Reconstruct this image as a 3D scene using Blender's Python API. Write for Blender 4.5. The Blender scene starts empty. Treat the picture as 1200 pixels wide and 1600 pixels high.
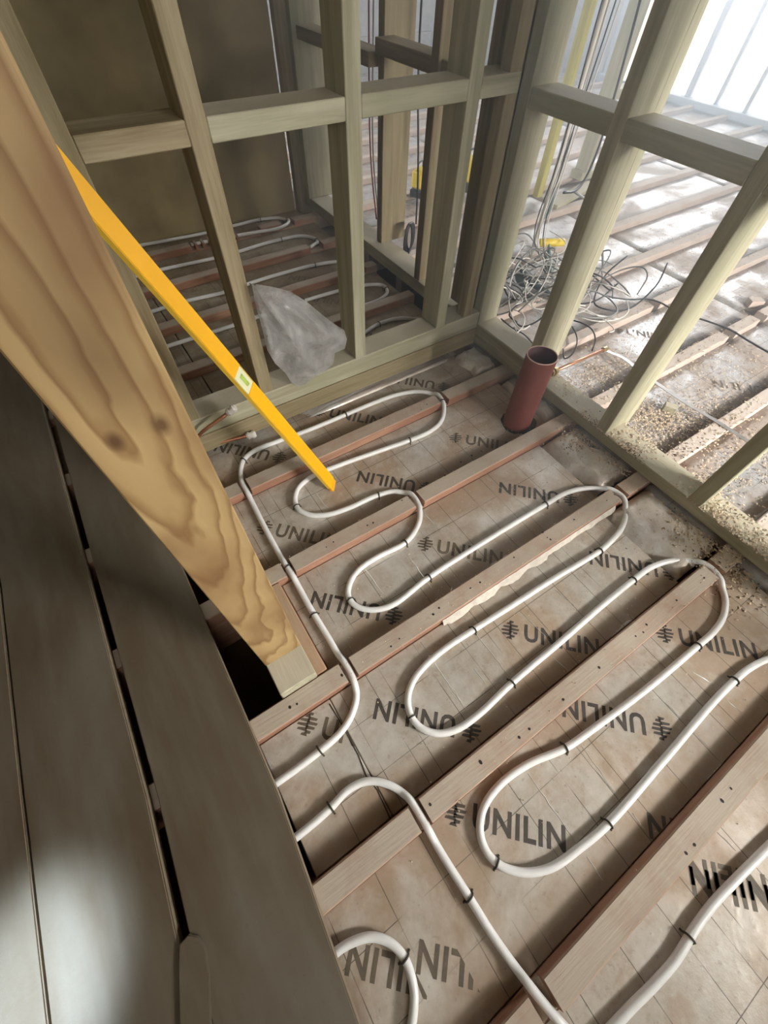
import bpy, bmesh, math, random
from mathutils import Vector, Matrix, Quaternion
import numpy as np

random.seed(7)
S = bpy.context.scene
COL = S.collection

# ---------------------------------------------------------------- camera
H, F = 0.975, 652.671          # height of the lens above the joist tops, focal length in pixels of a 1200x1600 frame
R = ((0.83675948, -0.54712521, 0.02208123),
     (-0.4437576, -0.70119334, -0.55803861),
     (0.3208002, 0.45714538, -0.82952115))      # rows: image right, image down, forward, in world axes
cam_d = bpy.data.cameras.new('camera')
cam = bpy.data.objects.new('camera', cam_d)
COL.objects.link(cam)
cam_d.sensor_fit = 'VERTICAL'
cam_d.sensor_height = 24.0
cam_d.lens = 24.0 * F / 1600.0
cam_d.clip_start = 0.02
M = Matrix.Identity(4)
for i in range(3):
    M[i][0], M[i][1], M[i][2] = R[0][i], -R[1][i], -R[2][i]
M[2][3] = H
cam.matrix_world = M
S.camera = cam
S.view_settings.view_transform = 'Standard'
S.view_settings.look = 'None'
S.view_settings.gamma = 1.0
S.view_settings.use_curve_mapping = False
S.view_settings.exposure = 0.55


def ray(x, y):
    u, v = (x - 600) / F, (y - 800) / F
    return Vector([R[0][i] * u + R[1][i] * v + R[2][i] for i in range(3)])


def at(x, y, z=0.0):
    """The point of the horizontal plane z that the photograph shows at a pixel (1200x1600)."""
    d = ray(x, y)
    return Vector((0, 0, H)) + d * ((z - H) / d.z)


def aty(x, y, Y):
    d = ray(x, y)
    return Vector((0, 0, H)) + d * (Y / d.y)


# ---------------------------------------------------------------- world and lights
W = bpy.data.worlds.new('world')
S.world = W
W.use_nodes = True
bg = W.node_tree.nodes['Background']
bg.inputs[0].default_value = (0.93, 0.97, 1.0, 1)
bg.inputs[1].default_value = 4.8


def area(name, loc, target, sx, sy, power, col):
    l = bpy.data.lights.new(name, 'AREA')
    l.shape = 'RECTANGLE'
    l.size, l.size_y, l.energy, l.color = sx, sy, power, col
    o = bpy.data.objects.new(name, l)
    COL.objects.link(o)
    o.location = loc
    o.rotation_euler = (Vector(target) - Vector(loc)).to_track_quat('-Z', 'Y').to_euler()
    return o


# daylight through the big glazed opening on the right, and through an unseen side window
area('daylight_patio', (5.3, 2.7, 1.5), (2.0, 1.5, 0.1), 2.2, 1.3, 130, (0.86, 0.93, 1.0))
area('daylight_side', (1.9, -2.75, 1.62), (0.9, 0.5, 0.0), 1.6, 0.65, 270, (1.0, 0.96, 0.9))
area('landing_fill', (-0.4, -1.72, 1.8), (-0.2, 1.0, 0.3), 0.7, 0.7, 2.0, (1.0, 0.9, 0.74))  # unseen fill added to brighten the landing boards and the back room
sp = bpy.data.lights.new('deck_patch_spot', 'SPOT')  # spot added under the closed ceiling to throw the light patch on the boards
sp.energy, sp.spot_size, sp.spot_blend, sp.color, sp.shadow_soft_size = 1500, math.radians(6.4), 1.0, (0.66, 0.82, 1.0), 0.03
spo = bpy.data.objects.new('deck_patch_spot', sp)
COL.objects.link(spo)
spo.location = (-1.25, -1.3, 2.3)
_t = at(50, 1560, 0.022)
spo.rotation_euler = (_t - spo.location).to_track_quat('-Z', 'Y').to_euler()


# ---------------------------------------------------------------- materials
def newmat(name):
    m = bpy.data.materials.new(name)
    m.use_nodes = True
    nt = m.node_tree
    b = nt.nodes['Principled BSDF']
    return m, nt, b


class NT:
    def __init__(s, nt):
        s.nt = nt
        s.co = nt.nodes.new('ShaderNodeTexCoord').outputs['Object']

    def n(s, t, **k):
        nd = s.nt.nodes.new(t)
        for a, v in k.items():
            setattr(nd, a, v)
        return nd

    def link(s, a, b):
        s.nt.links.new(a, b)

    def val(s, inp, v):
        if hasattr(v, 'links') or hasattr(v, 'is_output'):
            s.link(v, inp)
        else:
            inp.default_value = v

    def mapping(s, scale=(1, 1, 1), loc=(0, 0, 0), rot=(0, 0, 0), vec=None):
        m = s.n('ShaderNodeMapping')
        s.link(vec or s.co, m.inputs[0])
        m.inputs['Scale'].default_value = scale
        m.inputs['Location'].default_value = loc
        m.inputs['Rotation'].default_value = rot
        return m.outputs[0]

    def noise(s, vec=None, scale=5, detail=4, rough=0.55, dist=0.0):
        m = s.n('ShaderNodeTexNoise')
        s.link(vec or s.co, m.inputs['Vector'])
        m.inputs['Scale'].default_value = scale
        m.inputs['Detail'].default_value = detail
        m.inputs['Roughness'].default_value = rough
        m.inputs['Distortion'].default_value = dist
        return m.outputs[0]

    def ramp(s, fac, stops):
        r = s.n('ShaderNodeValToRGB')
        e = r.color_ramp.elements
        while len(e) < len(stops):
            e.new(0.5)
        for el, (p, c) in zip(e, stops):
            el.position = p
            el.color = (c, c, c, 1) if isinstance(c, (int, float)) else (*c, 1)
        s.link(fac, r.inputs[0])
        return r.outputs[0]

    def mix(s, fac, a, b, mode='MIX'):
        m = s.n('ShaderNodeMix', data_type='RGBA', blend_type=mode)
        s.val(m.inputs[0], fac)
        for i, v in ((6, a), (7, b)):
            if isinstance(v, tuple):
                m.inputs[i].default_value = (*v, 1)
            else:
                s.link(v, m.inputs[i])
        return m.outputs[2]

    def math(s, op, a, b=0.0, c=0.0):
        m = s.n('ShaderNodeMath', operation=op)
        s.val(m.inputs[0], a)
        s.val(m.inputs[1], b)
        s.val(m.inputs[2], c)
        return m.outputs[0]

    def bump(s, h, strength, dist, bsdf):
        b = s.n('ShaderNodeBump')
        b.inputs['Strength'].default_value = strength
        b.inputs['Distance'].default_value = dist
        s.link(h, b.inputs['Height'])
        s.link(b.outputs[0], bsdf.inputs['Normal'])


def lin(r, g, b):
    return tuple(((c / 255) / 12.92 if c / 255 <= 0.04045 else ((c / 255 + 0.055) / 1.055) ** 2.4) for c in (r, g, b))


def wood(name, light, dark, axis, stain=None, rough=0.7, grain=1.0, dusty=None):
    m, nt, b = newmat(name)
    t = NT(nt)
    info = t.n('ShaderNodeObjectInfo')
    off = t.n('ShaderNodeVectorMath', operation='SCALE')
    t.link(info.outputs['Random'], off.inputs[0])
    off.inputs['Scale'].default_value = 7.0
    add = t.n('ShaderNodeVectorMath', operation='ADD')
    t.link(t.co, add.inputs[0])
    t.link(off.outputs[0], add.inputs[1])
    sc = [14.0, 14.0, 14.0]
    sc['XYZ'.index(axis)] = 0.9
    v = t.mapping(tuple(sc), vec=add.outputs[0])
    g1 = t.noise(v, 3.0, 5, 0.6, 0.6)
    g2 = t.noise(v, 14.0, 3, 0.6, 0.2)
    col = t.mix(t.ramp(g1, [(0.36, 0.0), (0.66, 1.0)]), light, dark)
    col = t.mix(t.math('MULTIPLY', t.ramp(g2, [(0.52, 0.0), (0.72, 1.0)]), 0.45 * grain), col, dark)
    # knots
    sk = [6.0, 6.0, 6.0]
    sk['XYZ'.index(axis)] = 3.0
    vo = t.n('ShaderNodeTexVoronoi')
    t.link(t.mapping(tuple(sk), vec=add.outputs[0]), vo.inputs['Vector'])
    vo.inputs['Scale'].default_value = 1.0
    kn = t.ramp(vo.outputs['Distance'], [(0.03, 1.0), (0.09, 0.0)])
    col = t.mix(t.math('MULTIPLY', kn, 0.6), col, tuple(c * 0.45 for c in dark))
    if stain:
        s1 = t.noise(add.outputs[0], 2.6, 4, 0.6)
        col = t.mix(t.ramp(s1, [(0.42, 0.0), (0.68, 0.75)]), col, stain)
    if dusty:
        geo = t.n('ShaderNodeNewGeometry')
        sep = t.n('ShaderNodeSeparateXYZ')
        t.link(geo.outputs['Normal'], sep.inputs[0])
        up = t.ramp(sep.outputs[2], [(0.5, 0.0), (0.95, 1.0)])
        d1 = t.noise(add.outputs[0], 9.0, 5, 0.65)
        f = t.math('MULTIPLY', up, t.ramp(d1, [(0.3, 0.45), (0.55, 0.97)]))
        if name == 'old_joist_timber':
            sx = t.n('ShaderNodeSeparateXYZ')
            t.link(t.co, sx.inputs[0])
            far = t.ramp(t.math('MULTIPLY', sx.outputs[0], 0.5), [(0.5, 0.0), (0.66, 1.0)])
            col = t.mix(f, col, dusty)
            col = t.mix(t.math('MULTIPLY', far, t.ramp(d1, [(0.3, 0.55), (0.6, 0.95)])), col, lin(196, 184, 174))
        else:
            col = t.mix(f, col, dusty)
    t.link(col, b.inputs['Base Color'])
    b.inputs['Roughness'].default_value = rough
    t.bump(t.math('ADD', g1, g2), 0.35, 0.002, b)
    return m


CLS = {a: wood('treated_timber_' + a, lin(188, 184, 160), lin(152, 146, 120), a, stain=lin(156, 156, 128), dusty=lin(186, 178, 158)) for a in 'XYZ'}
CLSB = {a: wood('treated_timber_brown_' + a, lin(166, 152, 122), lin(128, 112, 82), a, stain=lin(138, 130, 98)) for a in 'XYZ'}
JOIST = wood('old_joist_timber', lin(176, 138, 114), lin(142, 102, 80), 'X', stain=lin(138, 96, 76), dusty=lin(178, 166, 150), rough=0.8)
BLOCK = wood('blocking_timber', lin(186, 146, 112), lin(150, 104, 76), 'Y', dusty=lin(176, 150, 124))


def pine():
    m, nt, b = newmat('flat_sawn_pine')
    t = NT(nt)
    # growth rings of a slightly leaning trunk cut flat: cathedral arches on the wide face
    mp = t.mapping((1, 1, 1), loc=(0.035, -0.24, 0), rot=(math.radians(7.5), math.radians(-1.5), 0))
    nz = t.noise(t.mapping((5, 5, 1.6)), 2.2, 4, 0.5)
    dv = t.n('ShaderNodeVectorMath', operation='SCALE')
    t.link(nz, dv.inputs[0])
    dv.inputs['Scale'].default_value = 0.055
    ad = t.n('ShaderNodeVectorMath', operation='ADD')
    t.link(mp, ad.inputs[0])
    t.link(dv.outputs[0], ad.inputs[1])
    sp_ = t.n('ShaderNodeSeparateXYZ')
    t.link(ad.outputs[0], sp_.inputs[0])
    r2 = t.math('SQRT', t.math('ADD', t.math('POWER', sp_.outputs[0], 2.0), t.math('POWER', sp_.outputs[1], 2.0)))
    ph = t.math('FRACT', t.math('MULTIPLY', r2, 62.0))
    ring = t.ramp(ph, [(0.0, 0.0), (0.55, 0.25), (0.86, 1.0), (1.0, 0.0)])
    fib = t.noise(t.mapping((90, 90, 2.5)), 3, 3, 0.6)
    col = t.mix(ring, lin(176, 150, 104), lin(128, 98, 60))
    col = t.mix(t.math('MULTIPLY', fib, 0.3), col, lin(160, 130, 88))
    blot = t.noise(t.mapping((3, 3, 2.0)), 3.0, 3, 0.5)
    col = t.mix(t.ramp(blot, [(0.42, 0.0), (0.66, 0.7)]), col, lin(118, 84, 52))
    # knots and dark blotches where the photographed face has them
    for (x, y, r, st) in ((180, 690, 0.0042, 0.9), (252, 664, 0.0045, 0.85), (170, 592, 0.018, 0.42), (95, 520, 0.02, 0.35), (262, 862, 0.012, 0.25), (40, 330, 0.03, 0.3)):
        k = aty(x, y, 0.317)
        mpk = t.mapping((1, 0, 0.62), loc=(-k.x, 0, -k.z * 0.62))
        ln = t.n('ShaderNodeVectorMath', operation='LENGTH')
        wob = t.n('ShaderNodeVectorMath', operation='ADD')
        nzs = t.n('ShaderNodeVectorMath', operation='SCALE')
        t.link(nz, nzs.inputs[0])
        nzs.inputs['Scale'].default_value = 0.0
        t.link(mpk, wob.inputs[0])
        t.link(nzs.outputs[0], wob.inputs[1])
        t.link(wob.outputs[0], ln.inputs[0])
        fk = t.ramp(t.math('DIVIDE', ln.outputs['Value'], r * 2.2), [(0.25, st), (0.95, 0.0)])
        col = t.mix(fk, col, lin(84, 56, 34))
    t.link(col, b.inputs['Base Color'])
    b.inputs['Roughness'].default_value = 0.55
    t.bump(ring, 0.15, 0.001, b)
    return m


PINE = pine()


def foil(name, base, tint, dustc, dusta, metal, rough, grid=True, seed=0.0, bumpy=0.3):
    m, nt, b = newmat(name)
    t = NT(nt)
    v = t.mapping((1, 1, 1), loc=(seed, seed * 0.7, 0))
    n1 = t.noise(v, 3.2, 6, 0.62, 0.3)
    n2 = t.noise(v, 16.0, 5, 0.7)
    n3 = t.noise(v, 70.0, 3, 0.7)
    col = t.mix(t.ramp(n2, [(0.35, 0.0), (0.65, 1.0)]), base, tint)
    f = t.ramp(n1, [(0.44, 0.0), (0.58, dusta)])
    f = t.math('MAXIMUM', f, t.math('MULTIPLY', t.ramp(n2, [(0.56, 0.0), (0.70, 1.0)]), dusta * 0.55))
    col = t.mix(f, col, dustc)
    col = t.mix(t.ramp(n3, [(0.60, 0.0), (0.72, 0.35)]), col, tuple(c * 0.6 for c in dustc))
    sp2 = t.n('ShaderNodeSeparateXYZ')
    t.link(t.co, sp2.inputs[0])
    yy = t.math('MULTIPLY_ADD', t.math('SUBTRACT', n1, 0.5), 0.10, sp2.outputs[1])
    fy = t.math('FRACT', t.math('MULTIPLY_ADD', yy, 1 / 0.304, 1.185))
    streaks = t.math('MULTIPLY', t.ramp(fy, [(0.0, 1.0), (0.10, 0.9), (0.24, 0.0), (0.93, 0.0)]), dusta)  # browner band along the far side of each joist line, wavering with noise
    col = t.mix(streaks, col, tuple(c * 0.72 for c in dustc))
    f = t.math('MAXIMUM', f, streaks)
    if grid:
        sep = t.n('ShaderNodeSeparateXYZ')
        t.link(t.co, sep.inputs[0])
        lines = None
        for ch, o, step in ((0, 0.012, 0.1), (1, 0.03, 0.1), (0, 0.045, 0.3)):
            fr = t.math('FRACT', t.math('MULTIPLY_ADD', sep.outputs[ch], 1 / step, o / step))
            a_ = t.math('LESS_THAN', t.math('ABSOLUTE', t.math('SUBTRACT', fr, 0.5)), 0.0008 / step)
            lines = a_ if lines is None else t.math('MAXIMUM', lines, a_)
        lines = t.math('MULTIPLY', lines, t.ramp(t.noise(v, 6.0, 2, 0.5), [(0.40, 0.0), (0.50, 0.8)]))
        col = t.mix(lines, col, lin(80, 72, 62))
    t.link(col, b.inputs['Base Color'])
    t.link(t.math('MULTIPLY', t.math('SUBTRACT', 1.0, f), metal), b.inputs['Metallic'])
    t.link(t.math('MULTIPLY_ADD', f, 0.4, rough), b.inputs['Roughness'])
    t.bump(t.math('ADD', n2, t.math('MULTIPLY', n3, 0.35)), bumpy, 0.004, b)
    return m


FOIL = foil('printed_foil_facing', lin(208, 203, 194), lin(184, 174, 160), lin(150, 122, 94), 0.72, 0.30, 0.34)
FOIL_W = foil('lit_foil_facing', lin(206, 207, 210), lin(176, 172, 168), lin(160, 142, 126), 0.8, 0.35, 0.36, seed=3.0, bumpy=1.0)  # same foil with the bright room's cool light put into the colour
FOIL_D = foil('shaded_foil_facing', lin(176, 166, 146), lin(150, 138, 116), lin(122, 100, 74), 0.7, 0.25, 0.4, seed=5.0)  # same foil with the back room's shade put into the colour
FOIL_S = foil('crumpled_foil', lin(228, 226, 222), lin(208, 202, 194), lin(180, 154, 130), 0.35, 0.4, 0.3, grid=False, seed=1.5, bumpy=0.9)


def plain(name, col, rough=0.5, metal=0.0, nscale=0, namt=0.15, bump=0.0, spec=None, coat=0):
    m, nt, b = newmat(name)
    if nscale:
        t = NT(nt)
        n = t.noise(None, nscale, 4, 0.6)
        c = t.mix(t.ramp(n, [(0.3, 0.0), (0.7, 1.0)]), tuple(x * (1 - namt) for x in col), tuple(min(1, x * (1 + namt)) for x in col))
        t.link(c, b.inputs['Base Color'])
        if bump:
            t.bump(n, bump, 0.003, b)
    else:
        b.inputs['Base Color'].default_value = (*col, 1)
    b.inputs['Roughness'].default_value = rough
    b.inputs['Metallic'].default_value = metal
    b.inputs['Coat Weight'].default_value = coat
    return m


INK = plain('printed_ink', lin(70, 64, 58), 0.6, nscale=60, namt=0.3)
INK_F = plain('faded_ink', lin(98, 88, 74), 0.6, nscale=60, namt=0.2)
CREASE = plain('foil_crease', lin(238, 236, 230), 0.2, 0.5)
DARKLINE = plain('board_joint', lin(50, 40, 30), 0.9)
PIPE = plain('white_plastic_pipe', lin(226, 226, 224), 0.32, nscale=30, namt=0.05)
CLIP = plain('grey_plastic_clip', lin(58, 54, 48), 0.5)
SOIL = plain('terracotta_plastic', lin(126, 70, 62), 0.5, nscale=14, namt=0.16)
SOIL_IN = plain('terracotta_inner', lin(84, 54, 56), 0.6)
SOIL_RIM = plain('cut_pipe_rim', lin(206, 172, 158), 0.6)
YELLOW = plain('level_yellow', lin(242, 178, 6), 0.42, nscale=9, namt=0.06)
YELLOW_E = plain('level_yellow_edge', lin(238, 196, 70), 0.4)
VIAL = plain('vial_green', lin(176, 205, 96), 0.12, coat=0.6)
VIALB = plain('vial_block', lin(222, 222, 180), 0.3)
COPPER = plain('copper', lin(200, 146, 116), 0.35, 0.8, nscale=20)
BRASS = plain('brass', lin(190, 170, 120), 0.35, 0.8)
WHITEP = plain('white_fitting', lin(228, 224, 214), 0.4)
STEEL = plain('galvanised_strip', lin(176, 172, 168), 0.38, 0.6, nscale=30)
CAB_W = plain('white_cable', lin(216, 214, 208), 0.4)
CAB_G = plain('grey_cable', lin(122, 122, 120), 0.45)
CAB_K = plain('black_cable', lin(40, 42, 44), 0.4)
CAB_R = plain('red_cable', lin(120, 44, 44), 0.5)
CAB_B = plain('grey_green_cable_sheath', lin(84, 104, 102), 0.5)
YELB = plain('yellow_case', lin(226, 200, 60), 0.45)
BLK = plain('black_rubber', lin(36, 36, 40), 0.55)
NAIL = plain('nail_hole', lin(38, 28, 22), 0.8)
VOID = plain('underfloor_dirt', lin(70, 54, 36), 0.95, nscale=8, namt=0.3, bump=0.5)
SHAV = plain('wood_shaving', lin(200, 182, 158), 0.8, nscale=80, namt=0.35)
CHIP = plain('dark_chip', lin(92, 70, 58), 0.8)
BLOCKW = plain('concrete_block', lin(176, 178, 180), 0.9, nscale=30, bump=0.4)
MORTAR = plain('mortar', lin(200, 200, 196), 0.95, nscale=30)
PLASTER = plain('ceiling_board', lin(150, 140, 124), 0.9, nscale=3)
DARKW = plain('membrane_lining', lin(150, 136, 102), 0.8, nscale=2.2, namt=0.4, bump=0.3)
WALLW = plain('side_lining', lin(120, 104, 76), 0.85, nscale=3.0, namt=0.2)
FRAMEW = plain('window_frame', lin(190, 204, 216), 0.4)
GROUND = plain('yard_ground', lin(222, 212, 180), 0.9, nscale=2)
PLASTBAG = None


def decking():
    m, nt, b = newmat('floor_deck_board')
    t = NT(nt)
    n1 = t.noise(t.mapping((3, 1, 1)), 2.2, 4, 0.6, 0.4)
    n2 = t.noise(t.mapping((1, 1, 1)), 90, 3, 0.7)
    n3 = t.noise(t.mapping((9, 1.1, 1)), 2.0, 4, 0.6)
    c = t.mix(t.ramp(n1, [(0.35, 0.0), (0.68, 1.0)]), lin(104, 97, 84), lin(86, 73, 56))
    c = t.mix(t.ramp(n3, [(0.45, 0.0), (0.7, 0.5)]), c, lin(114, 108, 95))
    c = t.mix(t.ramp(n2, [(0.6, 0.0), (0.75, 0.3)]), c, lin(84, 74, 60))
    t.link(c, b.inputs['Base Color'])
    t.link(t.math('MULTIPLY_ADD', n2, 0.2, 0.35), b.inputs['Roughness'])
    t.bump(n2, 0.2, 0.001, b)
    return m


DECK = decking()
DECK_E = plain('deck_board_edge', lin(128, 114, 94), 0.8, nscale=60, namt=0.2)


def bagmat():
    m, nt, b = newmat('clear_polythene')
    t = NT(nt)
    b.inputs['Base Color'].default_value = (*lin(222, 222, 220), 1)
    b.inputs['Roughness'].default_value = 0.14
    b.inputs['Coat Weight'].default_value = 1.0
    b.inputs['Coat Roughness'].default_value = 0.06
    tr = t.n('ShaderNodeBsdfTransparent')
    tl = t.n('ShaderNodeBsdfTranslucent')
    tl.inputs[0].default_value = (*lin(225, 225, 225), 1)
    mx0 = t.n('ShaderNodeMixShader')
    mx0.inputs[0].default_value = 0.4
    t.link(b.outputs[0], mx0.inputs[1])
    t.link(tl.outputs[0], mx0.inputs[2])
    mx = t.n('ShaderNodeMixShader')
    lw = t.n('ShaderNodeLayerWeight')
    lw.inputs['Blend'].default_value = 0.35
    t.bump_src = t.noise(None, 9, 4, 0.6, 1.0)
    t.link(t.math('ADD', t.math('MULTIPLY', lw.outputs['Facing'], 0.75), t.ramp(t.bump_src, [(0.35, 0.22), (0.62, 0.66)])), mx.inputs[0])
    t.link(tr.outputs[0], mx.inputs[1])
    t.link(mx0.outputs[0], mx.inputs[2])
    t.link(mx.outputs[0], nt.nodes['Material Output'].inputs[0])
    t.bump(t.noise(None, 30, 5, 0.65, 1.5), 0.9, 0.02, b)
    return m


PLASTBAG = bagmat()


def glassmat():
    m, nt, b = newmat('window_glass')
    t = NT(nt)
    tr = t.n('ShaderNodeBsdfTransparent')
    gl = t.n('ShaderNodeBsdfGlossy')
    gl.inputs['Roughness'].default_value = 0.02
    fr = t.n('ShaderNodeFresnel')
    mx = t.n('ShaderNodeMixShader')
    t.link(fr.outputs[0], mx.inputs[0])
    t.link(tr.outputs[0], mx.inputs[1])
    t.link(gl.outputs[0], mx.inputs[2])
    t.link(mx.outputs[0], nt.nodes['Material Output'].inputs[0])
    return m


GLASS = glassmat()


# ---------------------------------------------------------------- helpers
def link(name, me, mat=None, parent=None):
    if mat is not None and not me.materials:
        me.materials.append(mat)
    o = bpy.data.objects.new(name, me)
    COL.objects.link(o)
    if parent is not None:
        o.parent = parent
    return o


def tag(o, label=None, cat=None, group=None, kind=None):
    for k, v in (('label', label), ('category', cat), ('group', group), ('kind', kind)):
        if v:
            o[k] = v
    return o


def empty(name, loc=(0, 0, 0), **k):
    o = bpy.data.objects.new(name, None)
    COL.objects.link(o)
    o.location = loc
    o.empty_display_size = 0.05
    tag(o, **k)
    return o


def fin(bm, name, mat, parent=None, smooth=False, loc=None):
    me = bpy.data.meshes.new(name)
    bmesh.ops.recalc_face_normals(bm, faces=bm.faces)
    bm.to_mesh(me)
    bm.free()
    if smooth:
        for p in me.polygons:
            p.use_smooth = True
    o = link(name, me, mat, parent)
    if parent is not None and (parent.location.length > 0):
        o.matrix_parent_inverse = Matrix.Translation(-parent.location)
    return o


def bxv(bm, lo, hi, bev=0.0, mat_i=0):
    lo, hi = Vector(lo), Vector(hi)
    c = (lo + hi) / 2
    r = bmesh.ops.create_cube(bm, size=1.0, matrix=Matrix.Translation(c) @ Matrix.Diagonal((*(hi - lo), 1)))
    if bev:
        es = list({e for v in r['verts'] for e in v.link_edges})
        bmesh.ops.bevel(bm, geom=es, offset=bev, segments=1, profile=0.5, affect='EDGES')


def box(name, lo, hi, mat, parent=None, bev=0.002):
    bm = bmesh.new()
    bxv(bm, lo, hi, bev)
    return fin(bm, name, mat, parent)


def catmull(P, per=8):
    P = [Vector(p) for p in P]
    out = []
    n = len(P)
    for i in range(n - 1):
        p0 = P[max(0, i - 1)]
        p1, p2 = P[i], P[i + 1]
        p3 = P[min(n - 1, i + 2)]
        a = 0.5
        t01 = max((p1 - p0).length, 1e-6) ** a
        t12 = max((p2 - p1).length, 1e-6) ** a
        t23 = max((p3 - p2).length, 1e-6) ** a
        m1 = (p2 - p1) + t12 * ((p1 - p0) / t01 - (p2 - p0) / (t01 + t12)) if i > 0 else (p2 - p1)
        m2 = (p2 - p1) + t12 * ((p3 - p2) / t23 - (p3 - p1) / (t12 + t23)) if i < n - 2 else (p2 - p1)
        for k in range(per):
            t = k / per
            t2, t3 = t * t, t * t * t
            out.append((2 * t3 - 3 * t2 + 1) * p1 + (t3 - 2 * t2 + t) * m1 + (-2 * t3 + 3 * t2) * p2 + (t3 - t2) * m2)
    out.append(P[-1])
    return out


def tube_bm(bm, pts, r, seg=8, cap=True):
    pts = [Vector(p) for p in pts]
    prev = None
    rings = []
    nrm = None
    for i, p in enumerate(pts):
        d = (pts[min(i + 1, len(pts) - 1)] - pts[max(i - 1, 0)])
        if d.length < 1e-9:
            d = Vector((1, 0, 0))
        d.normalize()
        if nrm is None:
            nrm = d.orthogonal().normalized()
        nrm = (nrm - d * nrm.dot(d))
        if nrm.length < 1e-6:
            nrm = d.orthogonal()
        nrm.normalize()
        bn = d.cross(nrm)
        rr = r[i] if isinstance(r, (list, tuple)) else r
        rings.append([bm.verts.new(p + (nrm * math.cos(2 * math.pi * k / seg) + bn * math.sin(2 * math.pi * k / seg)) * rr) for k in range(seg)])
    for a, b in zip(rings, rings[1:]):
        for k in range(seg):
            bm.faces.new((a[k], a[(k + 1) % seg], b[(k + 1) % seg], b[k]))
    if cap:
        bm.faces.new(rings[0][::-1])
        bm.faces.new(rings[-1])


def tube(name, pts, r, mat, parent=None, seg=8, smooth=True):
    bm = bmesh.new()
    tube_bm(bm, pts, r, seg)
    return fin(bm, name, mat, parent, smooth)


# ---------------------------------------------------------------- the room shell
def shell():
    bm = bmesh.new()
    bxv(bm, (-2.0, -2.3, -0.26), (5.2, 5.2, -0.20))
    fl = tag(fin(bm, 'floor', VOID), kind='structure')
    tag(box('ceiling', (-2.0, -2.3, 2.4), (5.2, 5.2, 2.46), PLASTER, bev=0), kind='structure')
    # left room lining behind the studs
    tag(box('wall_rear', (-2.0, 2.52, -0.2), (1.08, 2.60, 2.4), DARKW, bev=0), kind='structure')
    tag(box('wall_landing', (-2.0, -2.3, -0.2), (-1.9, 2.52, 2.4), WALLW, bev=0), kind='structure')
    # unseen side wall, sill and lintel set to shape the light; window hole x 1.0..2.8, z 1.1..2.2
    bm = bmesh.new()
    for lo, hi in (((-2.0, -1.75, -0.2), (-0.9, -1.65, 2.4)), ((0.1, -1.75, -0.2), (1.0, -1.65, 2.4)), ((2.8, -1.75, -0.2), (5.2, -1.65, 2.4)),
                   ((-0.9, -1.75, -0.2), (0.1, -1.65, 1.3)), ((-0.9, -1.75, 2.25), (0.1, -1.65, 2.4)),
                   ((1.0, -1.75, -0.2), (2.8, -1.65, 0.88)), ((1.0, -1.75, 1.34), (2.8, -1.65, 2.4))):
        bxv(bm, lo, hi)
    tag(fin(bm, 'wall_front', WALLW), kind='structure')
    # far right wall with the patio opening
    bm = bmesh.new()
    for lo, hi in (((5.0, -1.75, -0.2), (5.12, 1.2, 2.4)), ((5.0, 3.72, -0.2), (5.12, 5.2, 2.4)), ((5.0, 1.2, 2.2), (5.12, 3.72, 2.4)), ((5.0, 1.2, -0.2), (5.12, 3.72, -0.02))):
        bxv(bm, lo, hi)
    tag(fin(bm, 'wall_patio', BLOCKW), kind='structure')
    # blockwork wall at the back of the large room, block by block
    wb = box('wall_blockwork', (1.05, 4.62, -0.2), (5.0, 4.75, 2.4), MORTAR, bev=0)
    tag(wb, kind='structure')
    me = None
    for r_ in range(7):
        for c_ in range(9):
            x0 = 1.08 + c_ * 0.45 - (0.22 if r_ % 2 else 0)
            z0 = -0.18 + r_ * 0.225
            if x0 < 1.05 or x0 > 4.5:
                continue
            if me is None:
                bm = bmesh.new()
                bxv(bm, (0, -0.012, 0), (0.44, 0, 0.215), 0.004)
                me = bpy.data.meshes.new('concrete_block')
                bm.to_mesh(me)
                bm.free()
                me.materials.append(BLOCKW)
            o = link('concrete_block', me, None, wb)
            o.location = (x0, 4.62, z0)
    # patio window: threshold, frame posts, panes
    w = empty('window_1', (5.03, 2.4, -0.02), kind='structure')
    bars = [1.24, 1.62, 2.0, 2.24, 2.50, 2.77, 3.02, 3.30, 3.68]
    for i, y in enumerate(bars):
        wd = 0.030 if i not in (0, 5, 8) else 0.05
        o = box('frame_post', (5.0, y - wd / 2, 0.03), (5.06, y + wd / 2, 2.2), FRAMEW, None, 0.003)
        o.parent = w
        o.matrix_parent_inverse = Matrix.Translation(-w.location)
    for lo, hi, nm in (((4.95, 1.2, -0.02), (5.08, 3.72, 0.03), 'threshold'), ((5.0, 1.2, 2.15), (5.06, 3.72, 2.2), 'head_rail')):
        o = box(nm, lo, hi, FRAMEW, None, 0.003)
        o.parent = w
        o.matrix_parent_inverse = Matrix.Translation(-w.location)
    for a_, b_ in zip(bars, bars[1:]):
        o = box('pane', (5.028, a_ + 0.012, 0.03), (5.032, b_ - 0.012, 2.15), GLASS, None, 0)
        o.parent = w
        o.matrix_parent_inverse = Matrix.Translation(-w.location)
    # yard outside
    tag(box('ground_outside', (5.12, -3, -0.35), (14, 9, -0.25), GROUND, bev=0), kind='structure')
    tag(box('wall_outside', (8.2, 2.6, -0.25), (8.35, 8.5, 0.85), GROUND, bev=0), kind='structure')
    return fl


floor = shell()

# ---------------------------------------------------------------- pipe routes (pixel list -> floor)
ZP = -0.021
PR = 0.0075


def route(px, z=ZP):
    return [at(x, y, z) for x, y in px]


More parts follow.
